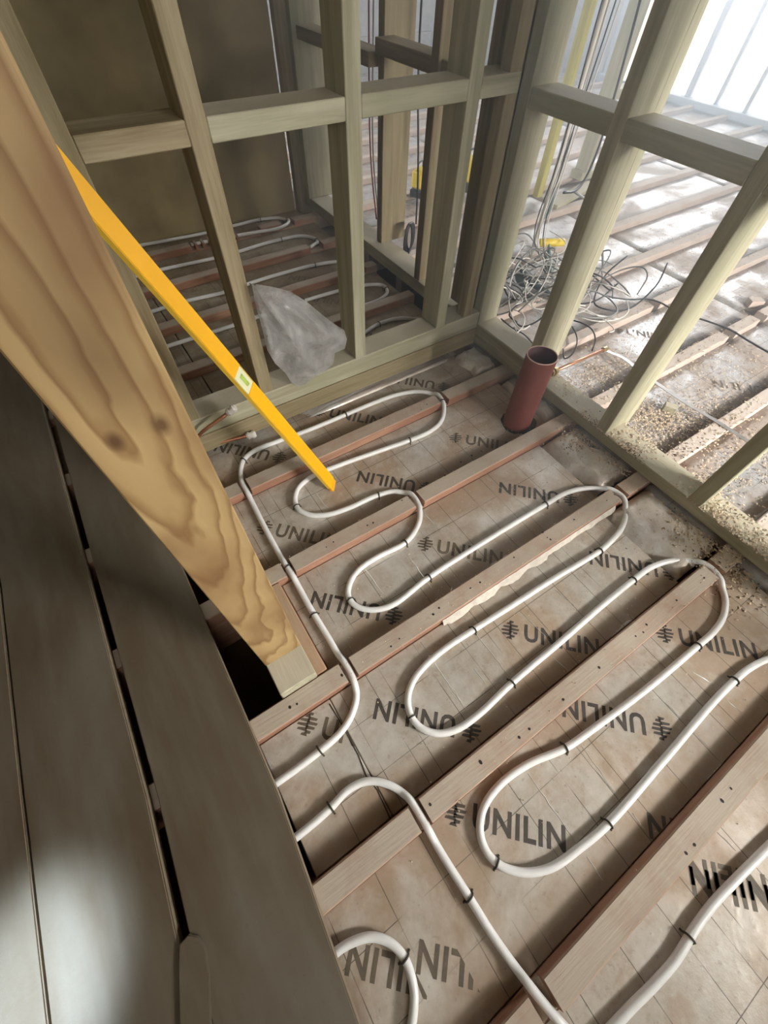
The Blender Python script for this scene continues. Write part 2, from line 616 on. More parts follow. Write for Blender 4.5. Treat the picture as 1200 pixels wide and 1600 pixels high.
R1 = route([(320, 1285), (370, 1262), (427, 1227), (500, 1173), (533, 1143), (550, 1115), (557, 1085), (551, 1060), (542, 1042), (530, 1025), (511, 993), (483, 947), (460, 905), (443, 878), (413, 823), (389, 775),
            (379, 756), (376, 735), (382, 717), (400, 703), (433, 690), (487, 670), (540, 648), (583, 630), (620, 617), (653, 612), (680, 618), (693, 637), (688, 660), (670, 675), (640, 688), (583, 708), (527, 728), (487, 745),
            (466, 763), (461, 782), (468, 797), (487, 805), (513, 804), (547, 793), (587, 775), (617, 768), (640, 774), (653, 790), (656, 810), (648, 830), (633, 848), (590, 870), (562, 889), (548, 908), (544, 930), (555, 946),
            (581, 953), (612, 946), (670, 902), (767, 840), (853, 788), (885, 770), (917, 763), (949, 767), (970, 780), (977, 803), (970, 827), (953, 847), (937, 861), (867, 903), (800, 946), (740, 984), (700, 1010), (667, 1037), (645, 1065),
            (637, 1093), (643, 1120), (659, 1138), (684, 1146), (713, 1140), (747, 1117), (800, 1067), (879, 1000), (935, 951), (990, 906), (1018, 886), (1050, 876), (1080, 877), (1106, 890), (1124, 912), (1133, 937), (1129, 966), (1112, 990),
            (1090, 1009), (1012, 1075), (929, 1137), (883, 1169), (825, 1194), (780, 1227), (755, 1264), (750, 1300), (760, 1330), (780, 1351), (817, 1363), (860, 1356), (908, 1323), (950, 1287), (1033, 1192), (1117, 1094), (1148, 1063), (1173, 1043), (1204, 1029), (1235, 1028), (1256, 1045), (1272, 1080), (1274, 1130), (1274, 1190), (1264, 1240), (1235, 1288), (1197, 1327), (1150, 1374), (1115, 1411), (1085, 1451), (1055, 1500), (1020, 1540), (985, 1575), (950, 1612), (905, 1660), (850, 1740)])
R2 = route([(350, 1385), (410, 1342), (463, 1308), (517, 1262), (543, 1235), (573, 1221), (607, 1226), (637, 1246), (655, 1272), (668, 1295), (692, 1337), (733, 1402), (767, 1457), (797, 1500), (840, 1556), (880, 1602), (925, 1650), (980, 1700)])
R3 = route([(480, 1530), (530, 1484), (553, 1471), (580, 1464), (608, 1472), (630, 1494), (642, 1523), (647, 1555), (643, 1602), (630, 1650), (600, 1720)])
RB = {
    'k1': route([(150, 575), (205, 560), (262, 541), (325, 521), (375, 505), (430, 485), (475, 470), (535, 453), (575, 445), (598, 446), (605, 457), (590, 470), (560, 480)]),
    'k2': route([(170, 505), (237, 487), (285, 472), (357, 455), (395, 441), (445, 426), (492, 414), (530, 409), (558, 414), (560, 425)]),
    'k3': route([(180, 440), (240, 424), (300, 411), (345, 401), (380, 391), (412, 381), (440, 374), (467, 369), (487, 371), (497, 380), (485, 390)]),
    'k4': route([(160, 398), (207, 386), (270, 374), (330, 362), (372, 351), (412, 342), (437, 341), (452, 348), (445, 356), (425, 362), (375, 371), (300, 386)]),
    'k5': route([(540, 540), (572, 518), (592, 506), (620, 498), (650, 499), (668, 506)]),
}
JW = 0.047
JU = [1.161 + 0.304 * k for k in range(11, 0, -1)] + [1.150, 0.857, 0.551, 0.2485, -0.0545, -0.360, -0.665, -0.97, -1.27]   # upper (far) edges
MAINJ = (0.857, 0.551, 0.2485, -0.0545, -0.360, -0.665)


def lift(P, joists):
    """Smooth the route and keep it in the bay, rising a little into a notch where it meets a joist."""
    C = catmull(P, 7)
    out = []
    for p in C:
        z = p.z
        for u in joists:
            d = max(u - JW - p.y, p.y - u)
            if d < 0.03:
                k = 1 - max(0, min(1, d / 0.03))
                z = max(z, ZP + 0.011 * (k * k * (3 - 2 * k)))
        out.append(Vector((p.x, p.y, z)))
    return out


ROUTES = {'r1': lift(R1, MAINJ), 'r2': lift(R2, MAINJ), 'r3': lift(R3, MAINJ)}
for k in RB:
    ROUTES[k] = lift(RB[k], [u for u in JU if u > 1.2])


# ---------------------------------------------------------------- joists, notched where pipes cross
def joist(u, x0, x1, extra=()):
    cuts = []
    for P in ROUTES.values():
        xs = [p.x for p in P if u - JW - 0.004 < p.y < u + 0.004]
        if not xs:
            continue
        xs.sort()
        run = [xs[0]]
        for x in xs[1:] + [1e9]:
            if x - run[-1] > 0.03:
                cuts.append((run[0] - 0.012, run[-1] + 0.012, 0.024))
                run = [x]
            else:
                run.append(x)
    cuts += list(extra)
    cuts = sorted(c for c in cuts if c[0] > x0 + 0.01 and c[1] < x1 - 0.01)
    merged = []
    for c in cuts:
        if merged and c[0] < merged[-1][1] + 0.004:
            merged[-1] = (merged[-1][0], max(c[1], merged[-1][1]), max(c[2], merged[-1][2]))
        else:
            merged.append(c)
    prof = [(x0, 0)]
    for a_, b_, d_ in merged:
        prof += [(a_, 0), (a_ + 0.002, -d_), (b_ - 0.002, -d_), (b_, 0)]
    prof += [(x1, 0)]
    bm = bmesh.new()
    b = 0.0025
    rows = []
    for (yy, dz, lowz) in ((u - JW, -b, None), (u - JW + b, 0, None), (u - b, 0, None), (u, -b, None)):
        rows.append([bm.verts.new((x, yy, z + dz)) for x, z in prof])
    for a_, c_ in zip(rows, rows[1:]):
        for i in range(len(prof) - 1):
            bm.faces.new((a_[i], a_[i + 1], c_[i + 1], c_[i]))
    lo = [[bm.verts.new((x, yy, -0.2)) for x, z in prof] for yy in (u - JW, u)]
    for rr, ll in ((rows[0], lo[0]), (rows[3], lo[1])):
        for i in range(len(prof) - 1):
            bm.faces.new((rr[i], rr[i + 1], ll[i + 1], ll[i]))
    for i in (0, -1):
        bm.faces.new([rows[0][i], rows[1][i], rows[2][i], rows[3][i], lo[1][i], lo[0][i]])
    j = fin(bm, 'joist', JOIST, floor)
    return j


def nails(pts, u_hint=None):
    bm = bmesh.new()
    for x, y in pts:
        p = at(x, y, 0.0)
        r = random.uniform(0.0022, 0.0034)
        bmesh.ops.create_circle(bm, cap_ends=True, segments=7, radius=r, matrix=Matrix.Translation((p.x, p.y, 0.0006)) @ Matrix.Diagonal((1, random.uniform(0.6, 1.5), 1, 1)))
    o = fin(bm, 'nail_holes', NAIL, floor)
    o['kind'] = 'stuff'


for u in JU:
    ex = ()
    if 0.2 < u < 0.3:
        ex = ((2.02, 2.06, 0.03), (2.55, 2.6, 0.03))
    if 0.5 < u < 0.6:
        q = at(1095, 495).x
        ex = ((q - 0.03, q + 0.03, 0.05), (q + 0.20, q + 0.26, 0.05))
    if 0.8 < u < 0.9:
        ex = ((1.95, 2.0, 0.05),)
    if u > 1.2 and u < 4.5:
        if u < 2.5:
            joist(u, -1.9, 1.112)
        joist(u - 0.012 if u < 2.5 else u, 1.25, 4.95, ex)
    elif u == 1.150:
        joist(u, -1.9, 4.95)
    elif u < 1.2:
        joist(u, -1.9, 4.95, ex)

nails([(628, 782), (638, 775), (583, 817), (574, 821), (521, 847), (510, 855), (720, 722), (752, 705), (737, 712), (695, 743), (897, 812), (848, 832), (855, 840), (860, 843), (803, 871), (750, 910), (735, 919), (624, 998), (677, 960),
       (686, 950), (611, 1010), (453, 1105), (464, 1100), (534, 1055), (1057, 938), (1100, 903), (1010, 976), (993, 994), (1005, 988), (936, 1043), (880, 1093), (811, 1152), (827, 1139), (751, 1191), (672, 1257), (1142, 1232), (1128, 1251),
       (1085, 1320), (1072, 1333), (960, 773), (948, 782), (667, 632), (658, 640), (1143, 700), (1110, 672), (1130, 665), (1090, 700), (1068, 715), (1082, 706), (885, 700)])

# ---------------------------------------------------------------- insulation boards and their printing
ZI = -0.029


def word_mesh(inverted_font=False):
    cu = bpy.data.curves.new('print', 'FONT')
    cu.body = 'UNILIN'
    cu.size = 1.0
    cu.offset = 0.028
    cu.resolution_u = 3
    cu.space_character = 1.12
    tmp = bpy.data.objects.new('tmp', cu)
    COL.objects.link(tmp)
    dg = bpy.context.evaluated_depsgraph_get()
    me = bpy.data.meshes.new_from_object(tmp.evaluated_get(dg))
    bpy.data.objects.remove(tmp)
    bpy.data.curves.remove(cu)
    xs = [v.co.x for v in me.vertices]
    ys = [v.co.y for v in me.vertices]
    w, h = max(xs) - min(xs), max(ys) - min(ys)
    x0, y0 = min(xs), min(ys)
    vs = [((v.co.x - x0) / w, (v.co.y - y0) / h) for v in me.vertices]
    fs = [tuple(p.vertices) for p in me.polygons]
    bpy.data.meshes.remove(me)
    return vs, fs


WV, WF = word_mesh()
# emblem: a fan of slanted strokes forming a rough diamond, unit high
EMB = []
for yy, xa, xb in ((0.02, 0.30, 0.78), (0.20, 0.06, 0.92), (0.38, 0.0, 1.0), (0.56, 0.10, 0.94), (0.74, 0.28, 0.70)):
    m_ = (xa + xb) / 2
    EMB.append([(xa, yy), (m_ + 0.10, yy - 0.02), (m_ + 0.02, yy + 0.13), (xa + 0.06, yy + 0.09)])
    EMB.append([(m_ - 0.06, yy + 0.07), (xb - 0.04, yy + 0.10), (xb, yy + 0.20), (m_ - 0.02, yy + 0.22)])


def print_word(U, ang, L, h, y0, y1, parent, mat=INK, x1=None, z=None, emblem=True, x0=None):
    """Word printed flat on a board; the print stops at the board's edges."""
    z = ZI + 0.0004 if z is None else z
    bm = bmesh.new()
    vs = [bm.verts.new((x * L, y * h, 0)) for x, y in WV]
    for f in WF:
        try:
            bm.faces.new([vs[i] for i in f])
        except ValueError:
            pass
    if emblem:
        for q in EMB:
            bm.faces.new([bm.verts.new((-0.32 * L + x * 0.25 * L, y * h * 1.15 - 0.05 * h, 0)) for x, y in q])
    bm.transform(Matrix.Translation((U[0], U[1], z)) @ Matrix.Rotation(ang, 4, 'Z'))
    for co, no in (((0, y0 + 0.002, 0), (0, -1, 0)), ((0, y1 - 0.002, 0), (0, 1, 0)), ((x1 or 99, 0, 0), (1, 0, 0)), ((x0 if x0 is not None else -99, 0, 0), (-1, 0, 0))):
        bmesh.ops.bisect_plane(bm, geom=bm.verts[:] + bm.edges[:] + bm.faces[:], plane_co=co, plane_no=no, clear_outer=True)
    if not bm.faces:
        bm.free()
        return
    me = bpy.data.meshes.new('printed_word')
    bm.to_mesh(me)
    bm.free()
    link('printed_word', me, mat, parent)


BOARDS = []


def board(x0, x1, y0, y1, mat, z=ZI, wav=0.0):
    bm = bmesh.new()
    if wav:
        nx = max(4, int((x1 - x0) / 0.06))
        ny = 7
        g = [[bm.verts.new((x0 + (x1 - x0) * i / nx, y0 + (y1 - y0) * j / ny, z + random.uniform(-wav, wav))) for i in range(nx + 1)] for j in range(ny + 1)]
        for j in range(ny):
            for i in range(nx):
                bm.faces.new((g[j][i], g[j][i + 1], g[j + 1][i + 1], g[j + 1][i]))
        ex = bmesh.ops.extrude_face_region(bm, geom=bm.faces[:])
        for v in ex['geom']:
            if isinstance(v, bmesh.types.BMVert):
                v.co.z = z - 0.06
    else:
        bxv(bm, (x0, y0, z - 0.06), (x1, y1, z), 0.002)
    o = fin(bm, 'insulation_board', mat, floor, smooth=bool(wav))
    BOARDS.append((x0, x1, y0, y1, o))
    return o


E_ = 0.0015
bays = [(u2 + E_, u1 - JW - E_) for u1, u2 in zip(JU, JU[1:])]
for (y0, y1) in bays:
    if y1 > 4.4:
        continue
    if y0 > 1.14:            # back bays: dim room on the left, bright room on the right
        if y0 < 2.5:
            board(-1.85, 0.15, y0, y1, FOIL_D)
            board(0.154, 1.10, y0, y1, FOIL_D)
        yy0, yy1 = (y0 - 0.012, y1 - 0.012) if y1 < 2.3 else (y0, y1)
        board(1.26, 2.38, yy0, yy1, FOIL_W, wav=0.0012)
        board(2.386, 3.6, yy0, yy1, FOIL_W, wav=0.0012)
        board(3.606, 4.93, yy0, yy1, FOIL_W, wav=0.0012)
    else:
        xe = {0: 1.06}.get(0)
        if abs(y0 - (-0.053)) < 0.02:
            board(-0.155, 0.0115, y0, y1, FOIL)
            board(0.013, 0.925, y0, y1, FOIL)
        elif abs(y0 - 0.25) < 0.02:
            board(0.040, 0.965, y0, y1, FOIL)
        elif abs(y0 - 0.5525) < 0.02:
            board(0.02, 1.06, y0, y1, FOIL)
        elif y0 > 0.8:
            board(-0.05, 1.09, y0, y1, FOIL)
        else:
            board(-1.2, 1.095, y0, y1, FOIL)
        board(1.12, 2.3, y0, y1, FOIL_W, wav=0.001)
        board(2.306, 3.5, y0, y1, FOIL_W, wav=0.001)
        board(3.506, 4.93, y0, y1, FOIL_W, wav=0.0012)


def which(x, y):
    for b in BOARDS:
        if b[0] <= x <= b[1] and b[2] <= y <= b[3]:
            return b
    return None


def word(px, inv=False, L=0.178, h=0.043, ang=-45, mat=INK, emblem=True, probe=None, end=False, cut=None):
    """px: pixel of the word's starting corner (foot of the U)."""
    p = at(px[0], px[1], ZI)
    if end:
        p = p + Vector((math.cos(math.radians(ang)), math.sin(math.radians(ang)), 0)) * L
    q = at(*(probe or px), ZI)
    b = which(q.x, q.y)
    if b is None:
        return
    a_ = math.radians(ang + (180 if inv else 0))
    print_word((p.x, p.y), a_, L, h, b[2], b[3], b[4], mat, x1=min(b[1], at(*cut, ZI).x) if cut else b[1], x0=b[0], emblem=emblem)


word((819, 1002), probe=(850, 990))
word((737, 1296), probe=(800, 1300))
word((713, 1119), inv=True, probe=(650, 1110))
word((873, 769), inv=True, probe=(820, 760))
word((1064, 1008), probe=(1100, 1000))
word((1006, 1116), inv=True, probe=(960, 1110))
word((513, 652), probe=(550, 645))
word((650, 751), inv=True, probe=(600, 745))
word((428, 838), probe=(460, 830), mat=INK_F)
word((597, 945), inv=True, probe=(540, 940))
word((1025, 880), inv=True, probe=(960, 880))
word((682, 864), probe=(720, 850), mat=INK_F)
word((727, 694), probe=(740, 690), mat=INK_F)
word((680, 596), inv=True, probe=(650, 600), mat=INK_F)
word((424, 704), inv=True, probe=(400, 705), mat=INK_F)
word((500, 1154), probe=(480, 1150), mat=INK_F)
word((1010, 1268), inv=True, end=True, probe=(1020, 1285))
word((1076, 1352), inv=True, end=True, probe=(1100, 1375), mat=INK_F)
word((1230, 1375), inv=True, probe=(1175, 1400), mat=INK_F)
word((656, 1466), inv=True, end=True, probe=(700, 1510), mat=INK_F, emblem=False, cut=(742, 1535))
word((548, 1468), inv=True, end=True, probe=(580, 1500), mat=INK_F, emblem=False, cut=(640, 1500))
word((980, 523), probe=(990, 520), mat=INK_F)
word((1190, 604), inv=True, probe=(1150, 605), mat=INK_F)
word((472, 760), inv=True, probe=(450, 745), mat=INK_F)
word((545, 470), inv=True, probe=(515, 472), mat=INK_F)
word((512, 437), inv=True, probe=(490, 430), mat=INK_F)
word((575, 530), inv=False, probe=(590, 525), mat=INK_F)
word((700, 410), inv=True, ang=-45, probe=(712, 420), mat=INK_F)


def creases():
    segs = [((723, 963), (796, 1058)), ((657, 1003), (730, 1113)), ((550, 862), (610, 943)), ((633, 862), (683, 930)), ((760, 747), (860, 817)), ((787, 837), (807, 857)), ((707, 860), (750, 890)), ((660, 797), (687, 830)),
            ((867, 921), (896, 946)), ((700, 1067), (729, 1108)), ((900, 1167), (967, 1246)), ((825, 1208), (900, 1317)), ((988, 1271), (1008, 1296)), ((917, 1338), (942, 1375)), ((1083, 1050), (1117, 1071)), ((1133, 1092), (1158, 1113)),
            ((1083, 1142), (1113, 1175)), ((812, 954), (858, 1000)), ((863, 1025), (888, 1050)), ((975, 1029), (992, 1046)), ((1033, 1092), (1075, 1133)), ((1121, 1300), (1150, 1329)), ((908, 1165), (960, 1236)), ((493, 770), (515, 800)), ((715, 690), (735, 712)),
            ((473, 650), (485, 663)), ((837, 795), (850, 805)), ((740, 1045), (765, 1075))]
    by = {}
    for a_, b_ in segs:
        p, q = at(*a_, ZI), at(*b_, ZI)
        b = which(p.x, p.y)
        if b:
            by.setdefault(b[4].name, (b, []))[1].append((p, q))
    for b, ss in by.values():
        bm = bmesh.new()
        for p, q in ss:
            n = max(4, int((q - p).length / 0.012))
            side = (q - p).cross(Vector((0, 0, 1))).normalized()
            pts = []
            for i in range(n + 1):
                c = p.lerp(q, i / n) + side * random.uniform(-0.0012, 0.0012)
                c.y = max(b[2] + 0.001, min(b[3] - 0.001, c.y))
                c.z = ZI
                w = 0.0010 * math.sin(math.pi * min(1, (i + 0.3) / n)) + 0.0003
                pts.append((bm.verts.new(c - side * w), bm.verts.new(c + Vector((0, 0, 0.0011))), bm.verts.new(c + side * w)))
            for u_, v_ in zip(pts, pts[1:]):
                bm.faces.new((u_[0], u_[1], v_[1], v_[0]))
                bm.faces.new((u_[1], u_[2], v_[2], v_[1]))
        o = fin(bm, 'foil_creases', CREASE, b[4])
        o['kind'] = 'stuff'


creases()


# crumpled foil edging between the boards and the right wall
def foil_lump(x0, x1, y0, y1, top, name='foil_edging', mat=FOIL_S, amp=0.004):
    bm = bmesh.new()
    nx, ny = 12, 18
    g = []
    for j in range(ny + 1):
        row = []
        for i in range(nx + 1):
            s, t = i / nx, j / ny
            z = -0.045 + (top + 0.045) * (min(1, 4 * s) ** 0.5) * (min(1, 5 * (1 - s) + 0.6)) * (min(1, 9 * min(t, 1 - t) + 0.35)) + random.uniform(-amp, amp)
            row.append(bm.verts.new((x0 + (x1 - x0) * s + 0.006 * math.sin(9 * t + y0 * 20), y0 + (y1 - y0) * t, z)))
        g.append(row)
    for j in range(ny):
        for i in range(nx):
            bm.faces.new((g[j][i], g[j][i + 1], g[j + 1][i + 1], g[j + 1][i]))
    return fin(bm, name, mat, floor, smooth=True)


foil_lump(0.972, 1.108, 0.262, 0.498, -0.012)
foil_lump(0.932, 1.108, -0.046, 0.195, -0.012)
foil_lump(1.062, 1.110, 0.56, 0.80, -0.012)
foil_lump(0.30, 0.99, 1.003, 1.100, -0.022, amp=0.002)
foil_lump(1.00, 1.108, 0.87, 1.014, -0.008, amp=0.005)
# torn foil lip along the joist in the middle
bm = bmesh.new()
pr_ = None
a_, b_ = at(690, 975, ZI), at(955, 795, ZI)
n = 60
for i in range(n + 1):
    c = a_.lerp(b_, i / n)
    yj = 0.2485 - JW
    w = 0.003 + 0.008 * abs(math.sin(i * 0.35)) * (1 if i < 34 else 0.3) + random.uniform(0, 0.003)
    v = (bm.verts.new((c.x, yj - 0.001, -0.006 - random.uniform(0, 0.006))), bm.verts.new((c.x, yj - 0.004 - w * 0.5, -0.018)), bm.verts.new((c.x + random.uniform(-.003, .003), yj - 0.004 - w, ZI + random.uniform(0.0005, 0.004))))
    if pr_:
        bm.faces.new((pr_[0], v[0], v[1], pr_[1]))
        bm.faces.new((pr_[1], v[1], v[2], pr_[2]))
    pr_ = v
fin(bm, 'torn_foil_lip', plain('torn_paper_facing', lin(200, 192, 180), 0.85, nscale=60), floor)

# board joints seen as dark cracks
bm = bmesh.new()
for P in ([(515, 1100), (530, 1125), (560, 1180), (572, 1212), (590, 1235), (610, 1280)],):
    Q = [at(x, y, ZI + 0.0006) for x, y in P]
    tube_bm(bm, Q, 0.0012, 5)
fin(bm, 'board_joint', DARKLINE, floor)

# blocking under the left wall
box('blocking', (-0.074, 0.2505, -0.15), (0.038, 0.503, -0.002), BLOCK, floor, 0.003)
box('blocking', (-0.074, 0.5525, -0.15), (0.018, 0.809, -0.004), BLOCK, floor, 0.003)

# ---------------------------------------------------------------- stud walls
TOP = 2.36
wl = empty('wall_left', (-0.03, 0.25, 0), kind='structure')
wb = empty('wall_back', (0.0, 1.018, 0), kind='structure')
wr = empty('wall_right', (1.112, 0.0, 0), kind='structure')
wd_ = empty('wall_divider', (1.16, 1.3, 0), kind='structure')


def sub(parent, name, lo, hi, mat, bev=0.0018):
    o = box(name, lo, hi, mat, None, bev)
    o.parent = parent
    o.matrix_parent_inverse = Matrix.Translation(-parent.location)
    return o


# left wall
sub(wl, 'sole_plate', (-0.071, 0.248, 0.0), (0.0125, 1.012, 0.037), CLS['Y'])
o = sub(wl, 'stud', (-0.072, 0.317, 0.038), (0.0115, 0.355, TOP), PINE, 0.0016)
o['label'] = 'wide flat-sawn pine post with swirling grain, nearest the camera'
sub(wl, 'stud', (-0.072, 0.775, 0.038), (0.0085, 0.813, TOP), CLSB['Z'])
sub(wl, 'stud', (-0.072, 0.95, 0.038), (0.0115, 0.988, TOP), CLSB['Z'])
# back wall
sub(wb, 'sole_plate', (-0.072, 1.014, 0.0), (1.108, 1.106, 0.062), CLSB['X'], 0.003)
sub(wb, 'sole_plate', (-0.072, 1.018, 0.0625), (1.108, 1.106, 0.124), CLS['X'], 0.003)
for x in (0.025, 0.25, 0.5785, 0.9065):
    m = CLSB['Z'] if x < 0.3 else CLS['Z']
    sub(wb, 'stud', (x, 1.018, 0.125), (x + 0.0385, 1.106, TOP), m)
for xa, xb in ((0.0635, 0.25), (0.2885, 0.5785), (0.617, 0.9065), (0.945, 1.07)):
    sub(wb, 'nogging', (xa + 0.0005, 1.0185, 0.703), (xb - 0.0005, 1.105, 0.741), CLSB['X'] if xa < 0.2 else CLS['X'])
sub(wb, 'stud', (1.071, 1.060, 0.125), (1.109, 1.148, TOP), CLSB['Z'])
sub(wb, 'stud', (1.031, 1.020, 0.125), (1.070, 1.058, TOP), CLSB['Z'])
# right wall
sub(wr, 'sole_plate', (1.112, 0.705, 0.0), (1.204, 1.112, 0.037), CLS['Y'], 0.003)
sub(wr, 'sole_plate', (1.112, 0.705, 0.0375), (1.204, 1.112, 0.0755), CLS['Y'], 0.003)
sub(wr, 'sole_plate', (1.113, -1.60, 0.0), (1.205, 0.703, 0.038), CLS['Y'], 0.003)
sub(wr, 'stud', (1.112, 1.018, 0.076), (1.204, 1.056, TOP), CLS['Z'])
sub(wr, 'stud', (1.112, 1.0725, 0.076), (1.204, 1.111, TOP), CLSB['Z'])
for y in (0.725, 0.392, 0.060, -0.28, -0.61, -0.95):
    z0 = 0.076 if y > 0.703 else 0.0385
    sub(wr, 'stud', (1.113, y, z0), (1.205, y + 0.038, TOP), CLS['Z'])
    if y > 0.3:
        sub(wr, 'batten', (1.207, y + 0.002, 0.0), (1.240, y + 0.036, TOP), CLS['Z'])
ys = [1.018, 0.763, 0.725, 0.430, 0.392, 0.098, 0.060, -0.242, -0.28, -0.572, -0.61, -0.912]
for i in range(0, len(ys), 2):
    sub(wr, 'nogging', (1.1135, ys[i + 1] + 0.0005, 0.672), (1.2045, ys[i] - 0.0005, 0.712), CLS['Y'])
# divider beyond the corner
sub(wd_, 'sole_plate', (1.13, 1.113, 0.0), (1.235, 2.515, 0.05), CLS['Y'])
sub(wd_, 'stud', (1.18, 1.79, 0.051), (1.31, 1.83, TOP), CLSB['Z'])
sub(wd_, 'stud', (1.13, 1.42, 0.051), (1.20, 1.458, TOP), CLSB['Z'])
sub(wd_, 'stud', (1.12, 2.40, 0.051), (1.26, 2.44, TOP), CLS['Z'])
sub(wd_, 'stud', (1.085, 2.475, -0.19), (1.20, 2.515, TOP), CLSB['Z'])
sub(wd_, 'nogging', (1.14, 1.459, 0.66), (1.22, 1.789, 0.70), CLSB['Y'])
sub(wd_, 'nogging', (1.14, 1.112, 0.66), (1.20, 1.419, 0.70), CLSB['Y'])
sub(wd_, 'nogging', (1.14, 1.831, 0.62), (1.22, 2.399, 0.66), CLSB['Y'])
# partition frame far off in the large room
wf = empty('wall_partition', (2.9, 2.4, 0), kind='structure')
sub(wf, 'sole_plate', (2.75, 1.95, 0.0), (3.25, 2.04, 0.04), CLS['X'])
for x in (2.78, 3.16):
    sub(wf, 'stud', (x, 1.95, 0.041), (x + 0.045, 2.04, TOP), CLS['Z'])
for a_, b_ in ((2.825, 3.16),):
    sub(wf, 'nogging', (a_ + .0005, 1.955, 0.36), (b_ - .0005, 2.035, 0.40), CLS['X'])

# ---------------------------------------------------------------- deck boards on the landing
def deck(pts, top, th, label, edge=True):
    """pts: plan outline (x, y) in order; a sawn sheet edge round a flat top."""
    bm = bmesh.new()
    t_ = [bm.verts.new((x, y, top)) for x, y in pts]
    f = bm.faces.new(t_)
    ex = bmesh.ops.extrude_face_region(bm, geom=[f])
    for v in ex['geom']:
        if isinstance(v, bmesh.types.BMVert):
            v.co.z = top - th
    bmesh.ops.recalc_face_normals(bm, faces=bm.faces)
    bmesh.ops.bevel(bm, geom=[e for e in bm.edges if all(abs(v.co.z - top) < 1e-5 for v in e.verts)], offset=0.0022, segments=2, affect='EDGES')
    bmesh.ops.recalc_face_normals(bm, faces=bm.faces)
    me = bpy.data.meshes.new('floor_board')
    bm.to_mesh(me)
    bm.free()
    me.materials.append(DECK)
    me.materials.append(DECK_E)
    for p in me.polygons:
        if p.normal.z < 0.95 and p.normal.z > -0.5:
            p.material_index = 1
    o = link('floor_board', me)
    tag(o, label, 'floorboard')
    return o


deck([(-0.150, 2.44), (-0.150, 0.10), (-0.173, -0.24), (-0.20, -0.9), (-0.20, -1.6), (-0.40, -1.6), (-0.352, 0.0), (-0.340, 0.21), (-0.300, 2.44)], 0.022, 0.0215, 'grey-brown floorboard edging the open joists, right of the dark gap')
deck([(-0.322, 2.44), (-0.357, 0.22), (-0.369, 0.018), (-0.42, -1.6), (-0.60, -1.6), (-0.548, 0.24), (-0.545, 0.36), (-0.528, 0.83), (-0.52, 2.44)], 0.022, 0.0215, 'grey-brown floorboard left of the long dark gap, bright patch of light at its near end')
deck([(-0.523, 2.44), (-0.532, 0.83), (-0.549, 0.36), (-0.552, 0.24), (-0.605, -1.6), (-1.0, -1.6), (-1.0, 2.44)], 0.022, 0.0215, 'grey-brown floorboard at the left edge of the picture, beyond the thin joint')
# lath plugging the near end of the gap
bm = bmesh.new()
pts = [at(x, y, 0.0235) for x, y in ((281, 1475), (296, 1459), (312, 1462), (322, 1480), (328, 1520), (331, 1600), (326, 1680), (285, 1680), (282, 1600), (280, 1520))]
f = bm.faces.new([bm.verts.new((p.x, p.y, 0.0232)) for p in pts])
ex = bmesh.ops.extrude_face_region(bm, geom=[f])
for v in ex['geom']:
    if isinstance(v, bmesh.types.BMVert):
        v.co.z = 0.0275
bmesh.ops.recalc_face_normals(bm, faces=bm.faces)
bmesh.ops.bevel(bm, geom=[e for e in bm.edges if all(v.co.z > 0.027 for v in e.verts)], offset=0.0015, segments=2, affect='EDGES')
lath = fin(bm, 'lath', DECK)
tag(lath, 'thin round-ended lath lying over the near end of the dark gap between the floorboards', 'lath')

# ---------------------------------------------------------------- heating pipes and clips
CLIPMESH = None


def clip_mesh():
    bm = bmesh.new()
    r = PR + 0.0016
    pts = [Vector((0, -r - 0.004, -0.0078)), Vector((0, -r, -0.006))]
    for k in range(9):
        a_ = math.pi * (1 - k / 8)
        pts.append(Vector((0, math.cos(a_) * r, math.sin(a_) * r)))
    pts += [Vector((0, r, -0.006)), Vector((0, r + 0.004, -0.0078))]
    tube_bm(bm, pts, 0.0019, 5)
    me = bpy.data.meshes.new('pipe_clip')
    bm.to_mesh(me)
    bm.free()
    me.materials.append(CLIP)
    for p in me.polygons:
        p.use_smooth = True
    return me


CLIPMESH = clip_mesh()


def heating_pipe(key, label, clips, group=None):
    P = ROUTES[key]
    root = tube('heating_pipe', P, PR, PIPE, seg=10)
    tag(root, label, 'pipe', group)
    for (x, y) in clips:
        c = at(x, y, ZP)
        i = min(range(1, len(P) - 1), key=lambda k: (P[k] - c).length)
        d = (P[i + 1] - P[i - 1])
        o = link('pipe_clip', CLIPMESH, None, root)
        o.rotation_euler = (0, random.uniform(-0.12, 0.12), math.atan2(d.y, d.x) + random.uniform(-0.15, 0.15))
        o.location = P[i]
    return root


heating_pipe('r1', 'long white heating pipe looping back and forth across the middle of the floor', [(380, 718), (540, 648), (640, 688), (691, 630), (590, 775), (464, 790), (633, 848), (670, 901), (545, 940), (855, 787), (938, 861), (990, 906), (740, 984), (797, 1068),
    (642, 1122), (880, 1171), (947, 1285), (776, 1349), (1088, 1010), (1150, 1062), (452, 890), (489, 960), (503, 1171), (1075, 1468)])
heating_pipe('r2', 'white heating pipe arching out from under the floorboard and running to the bottom edge', [(517, 1260), (735, 1404)])
heating_pipe('r3', 'short white heating pipe bend beside the floorboard at the bottom edge of the picture', [(632, 1497)])
heating_pipe('k1', 'white heating pipe in the dark room just behind the plastic bag', [(472, 471), (603, 452)])
heating_pipe('k2', 'white heating pipe in the dark room, second run behind the plastic bag', [(492, 414)])
heating_pipe('k3', 'white heating pipe loop on the lit foil in the dark room', [(440, 374), (495, 376)])
heating_pipe('k4', 'farthest white heating pipe loop beside the dark back lining', [(405, 343), (451, 345)])
heating_pipe('k5', 'short white heating pipe loop behind the back wall, right of the plastic bag', [(592, 506)])

